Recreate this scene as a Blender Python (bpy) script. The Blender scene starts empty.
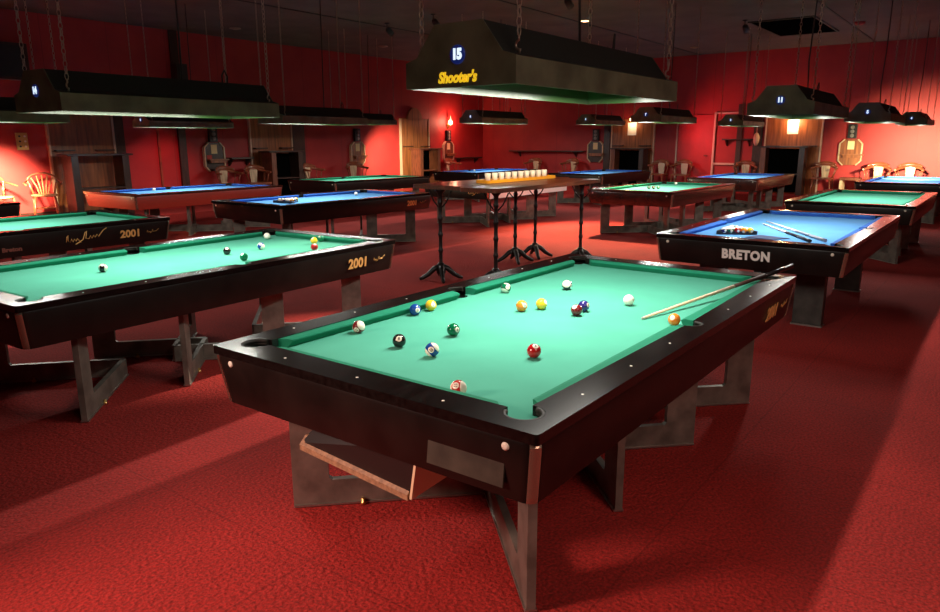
import bpy, bmesh, math, random
from mathutils import Vector, Matrix, geometry
random.seed(7)
PI = math.pi
S = bpy.context.scene
COL = S.collection

# ------------------------------------------------------------------ helpers
def tag(o, label=None, cat=None, group=None, kind=None):
    if label: o['label'] = label
    if cat: o['category'] = cat
    if group: o['group'] = group
    if kind: o['kind'] = kind
    return o

def thing(name, label, cat, loc=(0, 0, 0), rz=0.0, group=None):
    o = bpy.data.objects.new(name, None)
    o.empty_display_size = 0.05
    COL.objects.link(o)
    o.location = loc
    o.rotation_euler = (0, 0, rz)
    return tag(o, label, cat, group)

def copy_tree(o, parent=None):
    c = o.copy()
    COL.objects.link(c)
    if parent is not None:
        c.parent = parent
    for ch in list(o.children):
        copy_tree(ch, c)
    return c

class MB:
    def __init__(self):
        self.bm = bmesh.new()
    def _face(self, vs, mi=0, smooth=False):
        try:
            f = self.bm.faces.new(vs)
            f.material_index = mi
            f.smooth = smooth
            return f
        except ValueError:
            return None
    def box(self, c, s, rot=None, mi=0, bevel=0.0):
        m = Matrix.Translation(c)
        if rot is not None:
            m = m @ rot.to_4x4()
        r = bmesh.ops.create_cube(self.bm, size=1.0, matrix=m @ Matrix.Diagonal((*s, 1)))
        fs = set()
        for v in r['verts']:
            fs.update(v.link_faces)
        for f in fs:
            f.material_index = mi
        if bevel > 0:
            es = set()
            for v in r['verts']:
                es.update(v.link_edges)
            bmesh.ops.bevel(self.bm, geom=list(es), offset=bevel, segments=2, affect='EDGES', profile=0.6)
        return self
    def prism(self, poly, z0, z1, mi=0, holes=(), M=None, smooth_side=False):
        loops = [list(poly)] + [list(h) for h in holes]
        flat = [p for l in loops for p in l]
        tris = geometry.tessellate_polygon([[Vector((p[0], p[1], 0)) for p in l] for l in loops])
        M = M or Matrix.Identity(4)
        lo = [self.bm.verts.new(M @ Vector((p[0], p[1], z0))) for p in flat]
        hi = [self.bm.verts.new(M @ Vector((p[0], p[1], z1))) for p in flat]
        for t in tris:
            self._face([hi[i] for i in t], mi)
            self._face([lo[i] for i in reversed(t)], mi)
        k = 0
        for l in loops:
            n = len(l)
            for i in range(n):
                j = (i + 1) % n
                self._face([lo[k + i], lo[k + j], hi[k + j], hi[k + i]], mi, smooth_side)
            k += n
        return self
    def loft(self, rings, cap=True, mi=0, closed=True, smooth=True):
        R = [[self.bm.verts.new(p) for p in r] for r in rings]
        n = len(R[0])
        for a, b in zip(R[:-1], R[1:]):
            for i in range(n if closed else n - 1):
                j = (i + 1) % n
                self._face([a[i], a[j], b[j], b[i]], mi, smooth)
        if cap:
            self._face(list(reversed(R[0])), mi)
            self._face(R[-1], mi)
        return self
    def tube(self, pts, r, n=8, mi=0, cap=True, smooth=True):
        pts = [Vector(p) for p in pts]
        rs = r if isinstance(r, (list, tuple)) else [r] * len(pts)
        rings = []
        up = None
        for i, p in enumerate(pts):
            d = (pts[min(i + 1, len(pts) - 1)] - pts[max(i - 1, 0)]).normalized()
            if up is None:
                up = Vector((0, 0, 1)) if abs(d.z) < 0.9 else Vector((1, 0, 0))
            a = d.cross(up)
            if a.length < 1e-5:
                a = d.cross(Vector((0, 1, 0.3)))
            a.normalize()
            b = d.cross(a).normalized()
            up = -b if up.dot(b) < 0 else b
            a = d.cross(up).normalized()
            b = up
            rings.append([p + rs[i] * (math.cos(2 * PI * k / n) * a + math.sin(2 * PI * k / n) * b) for k in range(n)])
        return self.loft(rings, cap, mi, True, smooth)
    def lathe(self, prof, c=(0, 0, 0), n=20, mi=0, cap=True):
        c = Vector(c)
        rings = [[c + Vector((r * math.cos(2 * PI * k / n), r * math.sin(2 * PI * k / n), z)) for k in range(n)] for r, z in prof]
        return self.loft(rings, cap, mi)
    def torus(self, M, R, r, n=16, m=6, sx=1.0, mi=0):
        rings = []
        for i in range(n):
            a = 2 * PI * i / n
            cx, cy = math.cos(a), math.sin(a)
            rings.append([M @ Vector(((R + r * math.cos(2 * PI * k / m)) * cx * sx, (R + r * math.cos(2 * PI * k / m)) * cy, r * math.sin(2 * PI * k / m))) for k in range(m)])
        V = [[self.bm.verts.new(p) for p in q] for q in rings]
        for i in range(n):
            a, b = V[i], V[(i + 1) % n]
            for k in range(m):
                l = (k + 1) % m
                self._face([a[k], b[k], b[l], a[l]], mi, True)
        return self
    def mesh(self, name, mats, recalc=True):
        if recalc:
            bmesh.ops.recalc_face_normals(self.bm, faces=self.bm.faces[:])
        me = bpy.data.meshes.new(name)
        self.bm.to_mesh(me)
        self.bm.free()
        for m in (mats if isinstance(mats, (list, tuple)) else [mats]):
            me.materials.append(m)
        return me

def obj(name, me, parent=None, loc=(0, 0, 0), rot=None):
    o = bpy.data.objects.new(name, me)
    COL.objects.link(o)
    o.location = loc
    if rot is not None:
        o.rotation_euler = rot
    if parent is not None:
        o.parent = parent
    return o

CACHE = {}
def part(name, key, build, parent, mats, loc=(0, 0, 0), rot=None):
    """mesh cached by key + materials"""
    ml = mats if isinstance(mats, (list, tuple)) else [mats]
    k = (key, tuple(m.name for m in ml))
    if k not in CACHE:
        CACHE[k] = build().mesh(name, ml)
    return obj(name, CACHE[k], parent, loc, rot)

def arc(cx, cy, r, a0, a1, n):
    return [(cx + r * math.cos(math.radians(a0 + (a1 - a0) * i / n)), cy + r * math.sin(math.radians(a0 + (a1 - a0) * i / n))) for i in range(n + 1)]

def rrect(x0, y0, x1, y1, r, n=6):
    return arc(x1 - r, y0 + r, r, -90, 0, n) + arc(x1 - r, y1 - r, r, 0, 90, n) + arc(x0 + r, y1 - r, r, 90, 180, n) + arc(x0 + r, y0 + r, r, 180, 270, n)

# ------------------------------------------------------------------ materials
def mat(name, col, rough=0.5, metal=0.0, noise=0.0, scale=20.0, bump=0.0, bscale=None, coat=0.0, emit=None, estr=0.0, spec=0.5, stretch=None, col2=None, sheen=0.0):
    m = bpy.data.materials.new(name)
    m.use_nodes = True
    nt = m.node_tree
    b = nt.nodes['Principled BSDF']
    b.inputs['Base Color'].default_value = (*col, 1)
    b.inputs['Roughness'].default_value = rough
    b.inputs['Metallic'].default_value = metal
    b.inputs['Coat Weight'].default_value = coat
    b.inputs['Coat Roughness'].default_value = 0.12
    b.inputs['Specular IOR Level'].default_value = spec
    if sheen:
        b.inputs['Sheen Weight'].default_value = sheen
    if emit:
        b.inputs['Emission Color'].default_value = (*emit, 1)
        b.inputs['Emission Strength'].default_value = estr
    if noise or bump or col2:
        tc = nt.nodes.new('ShaderNodeTexCoord')
        mp = nt.nodes.new('ShaderNodeMapping')
        nt.links.new(tc.outputs['Object'], mp.inputs['Vector'])
        if stretch:
            mp.inputs['Scale'].default_value = stretch
        n1 = nt.nodes.new('ShaderNodeTexNoise')
        n1.inputs['Scale'].default_value = scale
        n1.inputs['Detail'].default_value = 5
        nt.links.new(mp.outputs['Vector'], n1.inputs['Vector'])
        if noise or col2:
            r = nt.nodes.new('ShaderNodeValToRGB')
            lo = col2 if col2 else tuple(c * (1 - noise) for c in col)
            hi = col if col2 else tuple(min(1, c * (1 + noise)) for c in col)
            r.color_ramp.elements[0].color = (*lo, 1)
            r.color_ramp.elements[0].position = 0.32
            r.color_ramp.elements[1].color = (*hi, 1)
            r.color_ramp.elements[1].position = 0.68
            nt.links.new(n1.outputs['Fac'], r.inputs['Fac'])
            nt.links.new(r.outputs['Color'], b.inputs['Base Color'])
        if bump:
            n2 = nt.nodes.new('ShaderNodeTexNoise')
            n2.inputs['Scale'].default_value = bscale or scale
            n2.inputs['Detail'].default_value = 3
            nt.links.new(mp.outputs['Vector'], n2.inputs['Vector'])
            bp = nt.nodes.new('ShaderNodeBump')
            bp.inputs['Strength'].default_value = bump
            bp.inputs['Distance'].default_value = 0.01
            nt.links.new(n2.outputs['Fac'], bp.inputs['Height'])
            nt.links.new(bp.outputs['Normal'], b.inputs['Normal'])
    return m

M = {}
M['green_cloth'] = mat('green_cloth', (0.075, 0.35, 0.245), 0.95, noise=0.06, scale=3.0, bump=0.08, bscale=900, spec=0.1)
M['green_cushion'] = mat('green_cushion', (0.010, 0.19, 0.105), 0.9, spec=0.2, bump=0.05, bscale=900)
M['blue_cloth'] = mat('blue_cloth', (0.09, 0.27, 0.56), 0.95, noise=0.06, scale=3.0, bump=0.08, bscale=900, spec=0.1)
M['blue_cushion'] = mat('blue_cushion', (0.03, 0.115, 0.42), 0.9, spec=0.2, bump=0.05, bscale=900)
M['rail'] = mat('rail_wood', (0.006, 0.0045, 0.004), 0.17, noise=0.5, scale=8, stretch=(1, 6, 6), spec=0.3)
M['rail_brown'] = mat('rail_brown_wood', (0.06, 0.013, 0.008), 0.18, noise=0.4, scale=8, stretch=(1, 6, 6), coat=0.5)
M['apron'] = mat('apron_black', (0.009, 0.0055, 0.0045), 0.32, noise=0.35, scale=6, spec=0.3)
M['apron_brown_reflect'] = mat('apron_brown_reflect', (0.05, 0.013, 0.008), 0.26, noise=0.35, scale=6, coat=0.3)  # reddish wall reflection put into the apron colour
M['leg_dark'] = mat('leg_dark_steel', (0.055, 0.05, 0.043), 0.45, metal=0.3, noise=0.3, scale=12)
M['apron_lit_red'] = mat('apron_lit_red', (0.34, 0.03, 0.017), 0.35)  # red light on the short end painted into the apron colour
M['vent'] = mat('vent_black', (0.002, 0.002, 0.002), 1.0, spec=0.0)
M['apron_glare'] = mat('apron_glare', (0.9, 0.88, 0.84), 0.5)  # near-white to paint glare, not the apron's own finish
M['steel'] = mat('brushed_steel', (0.42, 0.40, 0.36), 0.38, metal=0.9, noise=0.2, scale=30, stretch=(1, 1, 12), bump=0.05)
M['leg'] = mat('leg_painted_steel', (0.185, 0.165, 0.135), 0.42, metal=0.4, noise=0.35, scale=9, bump=0.05, bscale=40)
M['chrome'] = mat('polished_trim', (0.42, 0.34, 0.25), 0.22, metal=0.75)
M['brass'] = mat('brass', (0.75, 0.5, 0.18), 0.3, metal=1.0)
M['pocket'] = mat('pocket_leather', (0.006, 0.005, 0.004), 0.8, spec=0.1)
M['pocket_rim'] = mat('pocket_rim', (0.012, 0.011, 0.008), 0.6, spec=0.2)
M['ivory'] = mat('ivory', (0.8, 0.75, 0.62), 0.35)
M['gold_letter'] = mat('gold_lettering', (0.85, 0.50, 0.16), 0.4, metal=0.2)
M['white_letter'] = mat('white_lettering', (0.9, 0.86, 0.8), 0.4)
M['red_letter'] = mat('dull_red_lettering', (0.22, 0.07, 0.05), 0.5)
M['plaque'] = mat('dull_bronze_plate', (0.055, 0.045, 0.032), 0.45, metal=0.3, noise=0.3, scale=12)
M['box_inside'] = mat('box_dark_laminate', (0.012, 0.009, 0.008), 0.5)
M['box_edge'] = mat('box_chipboard_edge', (0.30, 0.17, 0.09), 0.6, noise=0.3, scale=50)
M['box_side'] = mat('box_aluminium', (0.85, 0.66, 0.42), 0.4)  # end face lightened to stand in for light falling on it
M['hood'] = mat('hood_olive', (0.12, 0.115, 0.07), 0.6, noise=0.35, scale=7)
M['hood_dark'] = mat('hood_black', (0.012, 0.012, 0.009), 0.7)
M['hood_inside'] = mat('hood_green_reflection', (0.035, 0.085, 0.022), 0.3)  # green cloth reflection put into the lining colour
M['tube'] = mat('light_tube', (1, 1, 1), 0.4, emit=(1.0, 0.93, 0.80), estr=0.3)
M['roundel'] = mat('number_roundel', (0.01, 0.02, 0.09), 0.3, emit=(0.01, 0.03, 0.25), estr=0.3)
M['digit'] = mat('backlit_digit', (0.8, 0.9, 1.0), 0.3, emit=(0.72, 0.88, 1.0), estr=1.1)
M['yellow_letter'] = mat('yellow_sign_letter', (0.95, 0.60, 0.03), 0.4, emit=(1.0, 0.62, 0.02), estr=0.7)  # painted letters given a glow so they look brightly lit
M['chain'] = mat('chain_metal', (0.45, 0.36, 0.28), 0.35, metal=0.9)
M['cable'] = mat('black_cable', (0.01, 0.008, 0.008), 0.5)
M['wood_panel'] = mat('wood_panel', (0.40, 0.125, 0.042), 0.42, col2=(0.16, 0.05, 0.019), scale=3.0, stretch=(5, 5, 0.5), bump=0.05)
M['dark_wood'] = mat('dark_wood', (0.035, 0.014, 0.009), 0.4, noise=0.4, scale=6, stretch=(4, 4, 0.8))
M['red_wood'] = mat('red_brown_wood', (0.16, 0.045, 0.022), 0.4, noise=0.4, scale=6, stretch=(4, 4, 0.8))
M['light_wood'] = mat('light_wood', (0.6, 0.42, 0.26), 0.45, noise=0.3, scale=6, stretch=(4, 4, 0.8))
M['black_box'] = mat('black_box', (0.012, 0.012, 0.012), 0.5)
M['grey_lamp'] = mat('grey_lens', (0.22, 0.2, 0.18), 0.4)
M['paper'] = mat('paper', (0.8, 0.62, 0.32), 0.8)
M['white_paper'] = mat('white_paper', (0.9, 0.85, 0.78), 0.8)
M['red_sticker'] = mat('red_sticker', (0.5, 0.03, 0.02), 0.6)
M['brass_plate'] = mat('brass_switch_plate', (0.6, 0.42, 0.12), 0.45, metal=0.3)
M['red_paint'] = mat('red_paint', (0.42, 0.010, 0.014), 0.55, noise=0.12, scale=4)
M['pale_trim'] = mat('pale_trim', (0.62, 0.42, 0.30), 0.45)
M['bentwood'] = mat('bentwood', (0.26, 0.065, 0.028), 0.32, noise=0.3, scale=10, coat=0.3)
M['chair_seat'] = mat('chair_seat', (0.5, 0.2, 0.09), 0.4)
M['iron'] = mat('cast_iron', (0.014, 0.012, 0.011), 0.4, metal=0.4, bump=0.08, bscale=60)
M['tabletop'] = mat('bar_top_wood', (0.16, 0.040, 0.016), 0.33, noise=0.4, scale=5, stretch=(1, 8, 8), coat=0.1)
M['tray'] = mat('lit_yellow_tray', (0.95, 0.44, 0.02), 0.4)
M['glass'] = mat('frosted_tumbler', (0.85, 0.82, 0.8), 0.15, spec=0.6)
M['sconce'] = mat('lit_bulb', (1, 0.8, 0.5), 0.4, emit=(1.0, 0.62, 0.28), estr=9.0)
M['downlight'] = mat('lit_downlight', (1, 0.8, 0.5), 0.4, emit=(1.0, 0.55, 0.25), estr=6.0)
M['dim_downlight'] = mat('dim_downlight', (0.30, 0.2, 0.14), 0.5)
M['cue_shaft'] = mat('maple_shaft', (0.78, 0.62, 0.38), 0.35)
M['cue_butt'] = mat('cue_butt_black', (0.012, 0.01, 0.01), 0.25, coat=0.4)
M['cue_wrap'] = mat('cue_wrap', (0.05, 0.02, 0.015), 0.6)
M['cue_grey'] = mat('cue_grey_butt', (0.33, 0.33, 0.36), 0.4)
M['tip'] = mat('cue_tip', (0.45, 0.5, 0.45), 0.7)
M['rack'] = mat('black_plastic', (0.012, 0.012, 0.016), 0.4)
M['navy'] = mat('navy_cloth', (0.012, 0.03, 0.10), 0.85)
M['ball_ink'] = mat('ball_ink', (0.01, 0.01, 0.01), 0.3)

def carpet_mat():
    m = bpy.data.materials.new('red_carpet')
    m.use_nodes = True
    nt = m.node_tree
    N, L = nt.nodes, nt.links
    b = N['Principled BSDF']
    b.inputs['Roughness'].default_value = 0.95
    b.inputs['Specular IOR Level'].default_value = 0.25
    tc = N.new('ShaderNodeTexCoord')
    def noise(scale, detail=4):
        n = N.new('ShaderNodeTexNoise')
        n.inputs['Scale'].default_value = scale
        n.inputs['Detail'].default_value = detail
        L.new(tc.outputs['Object'], n.inputs['Vector'])
        return n
    a = noise(85, 4)
    r = N.new('ShaderNodeValToRGB')
    r.color_ramp.elements[0].position = 0.33
    r.color_ramp.elements[0].color = (0.20, 0.016, 0.011, 1)
    r.color_ramp.elements[1].position = 0.66
    r.color_ramp.elements[1].color = (0.48, 0.027, 0.022, 1)
    L.new(a.outputs['Fac'], r.inputs['Fac'])
    c = noise(1.3, 5)
    r2 = N.new('ShaderNodeValToRGB')
    r2.color_ramp.elements[0].position = 0.3
    r2.color_ramp.elements[0].color = (0.72, 0.72, 0.72, 1)
    r2.color_ramp.elements[1].position = 0.7
    r2.color_ramp.elements[1].color = (1, 1, 1, 1)
    L.new(c.outputs['Fac'], r2.inputs['Fac'])
    mx = N.new('ShaderNodeMix')
    mx.data_type = 'RGBA'
    mx.blend_type = 'MULTIPLY'
    mx.inputs['Factor'].default_value = 1
    L.new(r.outputs['Color'], mx.inputs['A'])
    L.new(r2.outputs['Color'], mx.inputs['B'])
    br = N.new('ShaderNodeTexBrick')          # carpet tile joints
    br.offset = 0.0
    br.inputs['Scale'].default_value = 1.0
    br.inputs['Brick Width'].default_value = 1.0
    br.inputs['Row Height'].default_value = 1.0
    br.inputs['Mortar Size'].default_value = 0.004
    br.inputs['Color1'].default_value = br.inputs['Color2'].default_value = (1, 1, 1, 1)
    br.inputs['Mortar'].default_value = (0.75, 0.75, 0.75, 1)
    L.new(tc.outputs['Object'], br.inputs['Vector'])
    m2 = N.new('ShaderNodeMix')
    m2.data_type = 'RGBA'
    m2.blend_type = 'MULTIPLY'
    m2.inputs['Factor'].default_value = 1
    L.new(mx.outputs['Result'], m2.inputs['A'])
    L.new(br.outputs['Color'], m2.inputs['B'])
    L.new(m2.outputs['Result'], b.inputs['Base Color'])
    bp = N.new('ShaderNodeBump')
    bp.inputs['Strength'].default_value = 1.0
    bp.inputs['Distance'].default_value = 0.012
    d = noise(48, 4)
    L.new(d.outputs['Fac'], bp.inputs['Height'])
    L.new(bp.outputs['Normal'], b.inputs['Normal'])
    return m
M['carpet'] = carpet_mat()

def wall_mat():
    m = bpy.data.materials.new('red_wall')
    m.use_nodes = True
    nt = m.node_tree
    N, L = nt.nodes, nt.links
    b = N['Principled BSDF']
    b.inputs['Roughness'].default_value = 0.6
    tc = N.new('ShaderNodeTexCoord')
    sp = N.new('ShaderNodeSeparateXYZ')
    L.new(tc.outputs['Object'], sp.inputs['Vector'])
    ad = N.new('ShaderNodeMath')
    ad.operation = 'ADD'
    L.new(sp.outputs['X'], ad.inputs[0])
    L.new(sp.outputs['Y'], ad.inputs[1])
    md = N.new('ShaderNodeMath')
    md.operation = 'PINGPONG'
    md.inputs[1].default_value = 0.61
    L.new(ad.outputs[0], md.inputs[0])
    lt = N.new('ShaderNodeMath')
    lt.operation = 'LESS_THAN'
    lt.inputs[1].default_value = 0.006
    L.new(md.outputs[0], lt.inputs[0])
    no = N.new('ShaderNodeTexNoise')
    no.inputs['Scale'].default_value = 2.2
    no.inputs['Detail'].default_value = 6
    L.new(tc.outputs['Object'], no.inputs['Vector'])
    r = N.new('ShaderNodeValToRGB')
    r.color_ramp.elements[0].position = 0.3
    r.color_ramp.elements[0].color = (0.34, 0.015, 0.017, 1)
    r.color_ramp.elements[1].position = 0.7
    r.color_ramp.elements[1].color = (0.43, 0.024, 0.022, 1)
    L.new(no.outputs['Fac'], r.inputs['Fac'])
    mx = N.new('ShaderNodeMix')
    mx.data_type = 'RGBA'
    L.new(lt.outputs[0], mx.inputs['Factor'])
    L.new(r.outputs['Color'], mx.inputs['A'])
    mx.inputs['B'].default_value = (0.24, 0.013, 0.014, 1)
    L.new(mx.outputs['Result'], b.inputs['Base Color'])
    bp = N.new('ShaderNodeBump')
    bp.inputs['Strength'].default_value = 0.15
    n2 = N.new('ShaderNodeTexNoise')
    n2.inputs['Scale'].default_value = 90
    L.new(tc.outputs['Object'], n2.inputs['Vector'])
    L.new(n2.outputs['Fac'], bp.inputs['Height'])
    L.new(bp.outputs['Normal'], b.inputs['Normal'])
    return m
M['wall'] = wall_mat()
M['ceiling'] = mat('ceiling_dark', (0.085, 0.064, 0.05), 0.9, noise=0.25, scale=1.5, bump=0.2, bscale=60)

def ball_mat(name, col, stripe=False, spot=True):
    m = bpy.data.materials.new(name)
    m.use_nodes = True
    nt = m.node_tree
    N, L = nt.nodes, nt.links
    b = N['Principled BSDF']
    b.inputs['Roughness'].default_value = 0.12
    b.inputs['Coat Weight'].default_value = 0.3
    white = (0.85, 0.80, 0.66, 1)
    tc = N.new('ShaderNodeTexCoord')
    sp = N.new('ShaderNodeSeparateXYZ')
    L.new(tc.outputs['Object'], sp.inputs['Vector'])
    prev = None
    def mixin(fac, A, B):
        mx = N.new('ShaderNodeMix')
        mx.data_type = 'RGBA'
        L.new(fac, mx.inputs['Factor'])
        for s, v in (('A', A), ('B', B)):
            if isinstance(v, tuple):
                mx.inputs[s].default_value = v
            else:
                L.new(v, mx.inputs[s])
        return mx.outputs['Result']
    base = (*col, 1)
    if stripe:
        ab = N.new('ShaderNodeMath')
        ab.operation = 'ABSOLUTE'
        L.new(sp.outputs['Z'], ab.inputs[0])
        gt = N.new('ShaderNodeMath')
        gt.operation = 'GREATER_THAN'
        gt.inputs[1].default_value = 0.0286 * 0.52
        L.new(ab.outputs[0], gt.inputs[0])
        base = mixin(gt.outputs[0], base, white)
    if spot:
        g2 = N.new('ShaderNodeMath')
        g2.operation = 'GREATER_THAN'
        g2.inputs[1].default_value = 0.0286 * 0.90
        L.new(sp.outputs['X'], g2.inputs[0])
        base = mixin(g2.outputs[0], base, white)
    if isinstance(base, tuple):
        b.inputs['Base Color'].default_value = base
    else:
        L.new(base, b.inputs['Base Color'])
    return m

# ------------------------------------------------------------------ text
def text_mesh(body, size, key, bold=0.0, shear=0.0, depth=0.0015):
    """flat lettering mesh in its local XY plane, centred, reading along +X"""
    k = ('text', body, size, key)
    if k in CACHE:
        return CACHE[k]
    cu = bpy.data.curves.new('lettering', 'FONT')
    cu.body = body
    cu.size = size
    cu.align_x = 'CENTER'
    cu.align_y = 'CENTER'
    cu.offset = bold
    cu.shear = shear
    if body == 'BRETON':
        cu.space_character = 1.12
    cu.extrude = depth
    cu.resolution_u = 3
    o = bpy.data.objects.new('lettering', cu)
    COL.objects.link(o)
    bpy.context.view_layer.update()
    dg = bpy.context.evaluated_depsgraph_get()
    me = bpy.data.meshes.new_from_object(o.evaluated_get(dg))
    bpy.data.objects.remove(o)
    bpy.data.curves.remove(cu)
    CACHE[k] = me
    return me

def lettering(name, body, size, material, parent, loc, right, up, bold=0.0, shear=0.0, sx=1.0, depth=0.0015):
    me = text_mesh(body, size, material.name + str(bold), bold, shear, depth)
    if not me.materials:
        me.materials.append(material)
    o = obj(name, me, parent)
    r, u = Vector(right).normalized(), Vector(up).normalized()
    n = r.cross(u).normalized()
    m = Matrix((r, u, n)).transposed().to_4x4()
    m.translation = Vector(loc)
    o.matrix_local = m @ Matrix.Diagonal((sx, 1, 1, 1))
    return o

# ------------------------------------------------------------------ room
X0, X1, Y0, Y1, ZC = -4.6, 18.64, -5.0, 13.5, 3.835
def slab(name, lo, hi, m):
    b = MB()
    b.box([(a + c) / 2 for a, c in zip(lo, hi)], [c - a for a, c in zip(lo, hi)])
    o = obj(name, b.mesh(name, m))
    return tag(o, kind='structure')
slab('floor', (X0 - .2, Y0 - .2, -0.15), (X1 + .2, Y1 + .2, 0), M['carpet'])
slab('ceiling', (X0 - .2, Y0 - .2, ZC), (X1 + .2, Y1 + .2, ZC + .15), M['ceiling'])
slab('wall_left', (X0 - .2, Y1, 0), (X1 + .2, Y1 + .2, ZC), M['wall'])
slab('wall_back', (X1, Y0 - .2, 0), (X1 + .2, Y1, ZC), M['wall'])
slab('wall_right', (X0 - .2, Y0 - .2, 0), (X1, Y0, ZC), M['wall'])
slab('wall_front', (X0 - .2, Y0, 0), (X0, Y1, ZC), M['wall'])
DZ = 0.19
b = MB()
b.prism([(X0, 12.0), (17.55, 12.0), (17.55, Y0), (X1, Y0), (X1, Y1), (X0, Y1)], 0.0, DZ)
o = obj('floor_platform', b.mesh('floor_platform', M['carpet']))
tag(o, kind='structure')
slab('baseboard_left', (X0, Y1 - .02, DZ), (X1, Y1, DZ + .1), M['dark_wood'])
slab('baseboard_back', (X1 - .02, Y0, DZ), (X1, Y1 - .02, DZ + .1), M['dark_wood'])
# ceiling seams (dark T strips)
k = 1
for y in (2.0, 6.2, 9.6):
    slab('trim_%d' % k, (X0, y - .02, ZC - .012), (X1, y + .02, ZC), M['hood_dark'])
    k += 1
# posts and pilasters fixed to the walls
def post(lo, hi, m):
    global k
    slab('trim_%d' % k, lo, hi, m)
    k += 1
post((7.33, Y1 - .06, DZ), (7.50, Y1, ZC), M['dark_wood'])
post((5.95, Y1 - .05, DZ), (6.14, Y1, 2.6), M['dark_wood'])
post((6.86, Y1 - .04, DZ), (6.90, Y1, 2.15), M['bentwood'])
post((10.45, Y1 - .05, DZ), (10.82, Y1, 2.3), M['dark_wood'])
post((X1 - .05, 4.40, DZ), (X1, 4.62, 2.25), M['dark_wood'])
post((X1 - .05, 4.93, DZ), (X1, 5.06, 2.5), M['dark_wood'])
post((X1 - .04, 6.70, DZ), (X1, 6.74, 2.1), M['pale_trim'])
post((X1 - .05, 8.78, DZ), (X1, 8.98, 2.2), M['dark_wood'])
# red door leaf in the back wall with its pale frame
d = MB(); d.box((X1 - .03, 6.18, 1.22), (.05, 1.0, 2.06), bevel=.004)
door = tag(obj('door_1', d.mesh('door_1', M['red_paint'])), kind='structure')
d = MB(); d.box((X1 - .045, 5.66, 1.25), (.05, .05, 2.12)); d.box((X1 - .045, 5.36, .93), (.05, .58, .05)); d.box((X1 - .045, 5.36, 2.28), (.05, .62, .04))
obj('door_frame', d.mesh('door_frame', M['pale_trim']), door)
d = MB(); d.tube([(X1 - .06, 5.82, 1.15), (X1 - .11, 5.82, 1.15), (X1 - .11, 5.90, 1.15)], .012)
obj('door_handle', d.mesh('door_handle', M['chrome']), door)

# ------------------------------------------------------------------ pool tables
L, W, HT, ZB = 2.946, 1.53, 0.765, 0.721
RW, PRAD, PCEN = 0.115, 0.066, 0.125       # wood rail width, pocket radius, corner pocket centre
NOSE = 0.178

def inner_outline(outward):
    """inner edge of the wooden rail (pockets bulge outwards) or edge of the bed (pockets bite in)"""
    PR, PC = (PRAD, PCEN) if outward else (.055, .110)
    a0 = math.degrees(math.asin((PC - RW) / PR))
    pts = []
    def corner(cx, cy, start, flip):
        pass
    n = 10
    # near-left corner (0,0): from (RW, PC+off) round to (PC+off, RW)
    def cornerpts(cx, cy, base):
        # base: direction (deg) pointing to the outside corner
        if outward:
            A, B = base - (135 + a0) , base + (135 + a0)
            # travelling counter-clockwise round the table: enter, go round outside, leave
            return arc(cx, cy, PR, base - 135 - a0 + 0, base + 135 + a0, n)
        return arc(cx, cy, PR, base - 135 - a0, base - 225 + a0, n)
    # order: counter-clockwise starting on near long side (y = RW), moving +x
    sr = 0.056
    def side(cx, cy, up):
        if up < 0:   # near long side: pocket towards -y, travelling +x
            return arc(cx, cy, sr, 180 - 8, 360 + 8, n) if outward else arc(cx, cy, sr, 172, 8, n)
        return arc(cx, cy, sr, -8, 188, n) if outward else arc(cx, cy, sr, -8, -172, n)
    pts += side(L / 2, RW - .008, -1)
    c = []
    for cx, cy, base in ((L - PC, PC, -45), (L - PC, W - PC, 45), (PC, W - PC, 135), (PC, PC, 225)):
        seg = cornerpts(cx, cy, base)
        c.append(seg)
    pts += c[0] + c[1] + side(L / 2, W - RW + .008, 1) + c[2] + c[3]
    return pts

def b_rail():
    m = MB()
    m.prism(rrect(0, 0, L, W, .013), HT - .034, HT, holes=[list(reversed(inner_outline(True)))])
    def outer(v):
        return min(v.co.x, v.co.y, L - v.co.x, W - v.co.y) < .0135
    es = [e for e in m.bm.edges if all(v.co.z > HT - 1e-4 and outer(v) for v in e.verts) and e.is_manifold and e.calc_face_angle(0) > 1]
    bmesh.ops.bevel(m.bm, geom=es, offset=.004, segments=2, affect='EDGES')
    return m
def b_bed():
    m = MB()
    m.prism(inner_outline(False), ZB - .025, ZB)
    return m
def b_cushion(x0, x1, y0, nd, along='x', cut0=.055, cut1=.055):
    """x0..x1 along the rail at the back edge, y0 = back edge, nd = +-1 direction to the nose"""
    m = MB()
    w = NOSE - RW
    def ring(t0, inset):
        prof = [(0, HT - .003), (w * .72, HT - .004), (w, HT - .010), (w, HT - .016), (w * .72, ZB + .001), (0, ZB + .001)]
        out = []
        for q, z in prof:
            t = t0 + inset * q / w
            out.append((t, y0 + nd * q, z) if along == 'x' else (y0 + nd * q, t, z))
        return out
    m.loft([ring(x0, cut0), ring(x1, -cut1)], smooth=False)
    return m
def b_apron(depth=.205, inset=.03, r=.05):
    m = MB()
    rings = []
    zt = HT - .034
    for z, i in ((zt, .006), (zt - .012, .003), (zt - depth + .02, inset - .004), (zt - depth, inset)):
        rings.append([(x, y, z) for x, y in rrect(i, i, L - i, W - i, r)])
    m.loft(rings, cap=False, smooth=True)
    inner = []
    for z, i in ((zt - depth, inset), (zt - depth, inset + .05), (zt - .03, inset + .05)):
        inner.append([(x, y, z) for x, y in rrect(i, i, L - i, W - i, max(.01, r - .01))])
    m.loft(inner, cap=False, smooth=False)
    # slate under-panel
    m.box((L / 2, W / 2, zt - .055), (L - .2, W - .2, .05))
    bmesh.ops.remove_doubles(m.bm, verts=m.bm.verts[:], dist=1e-5)
    return m
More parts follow.
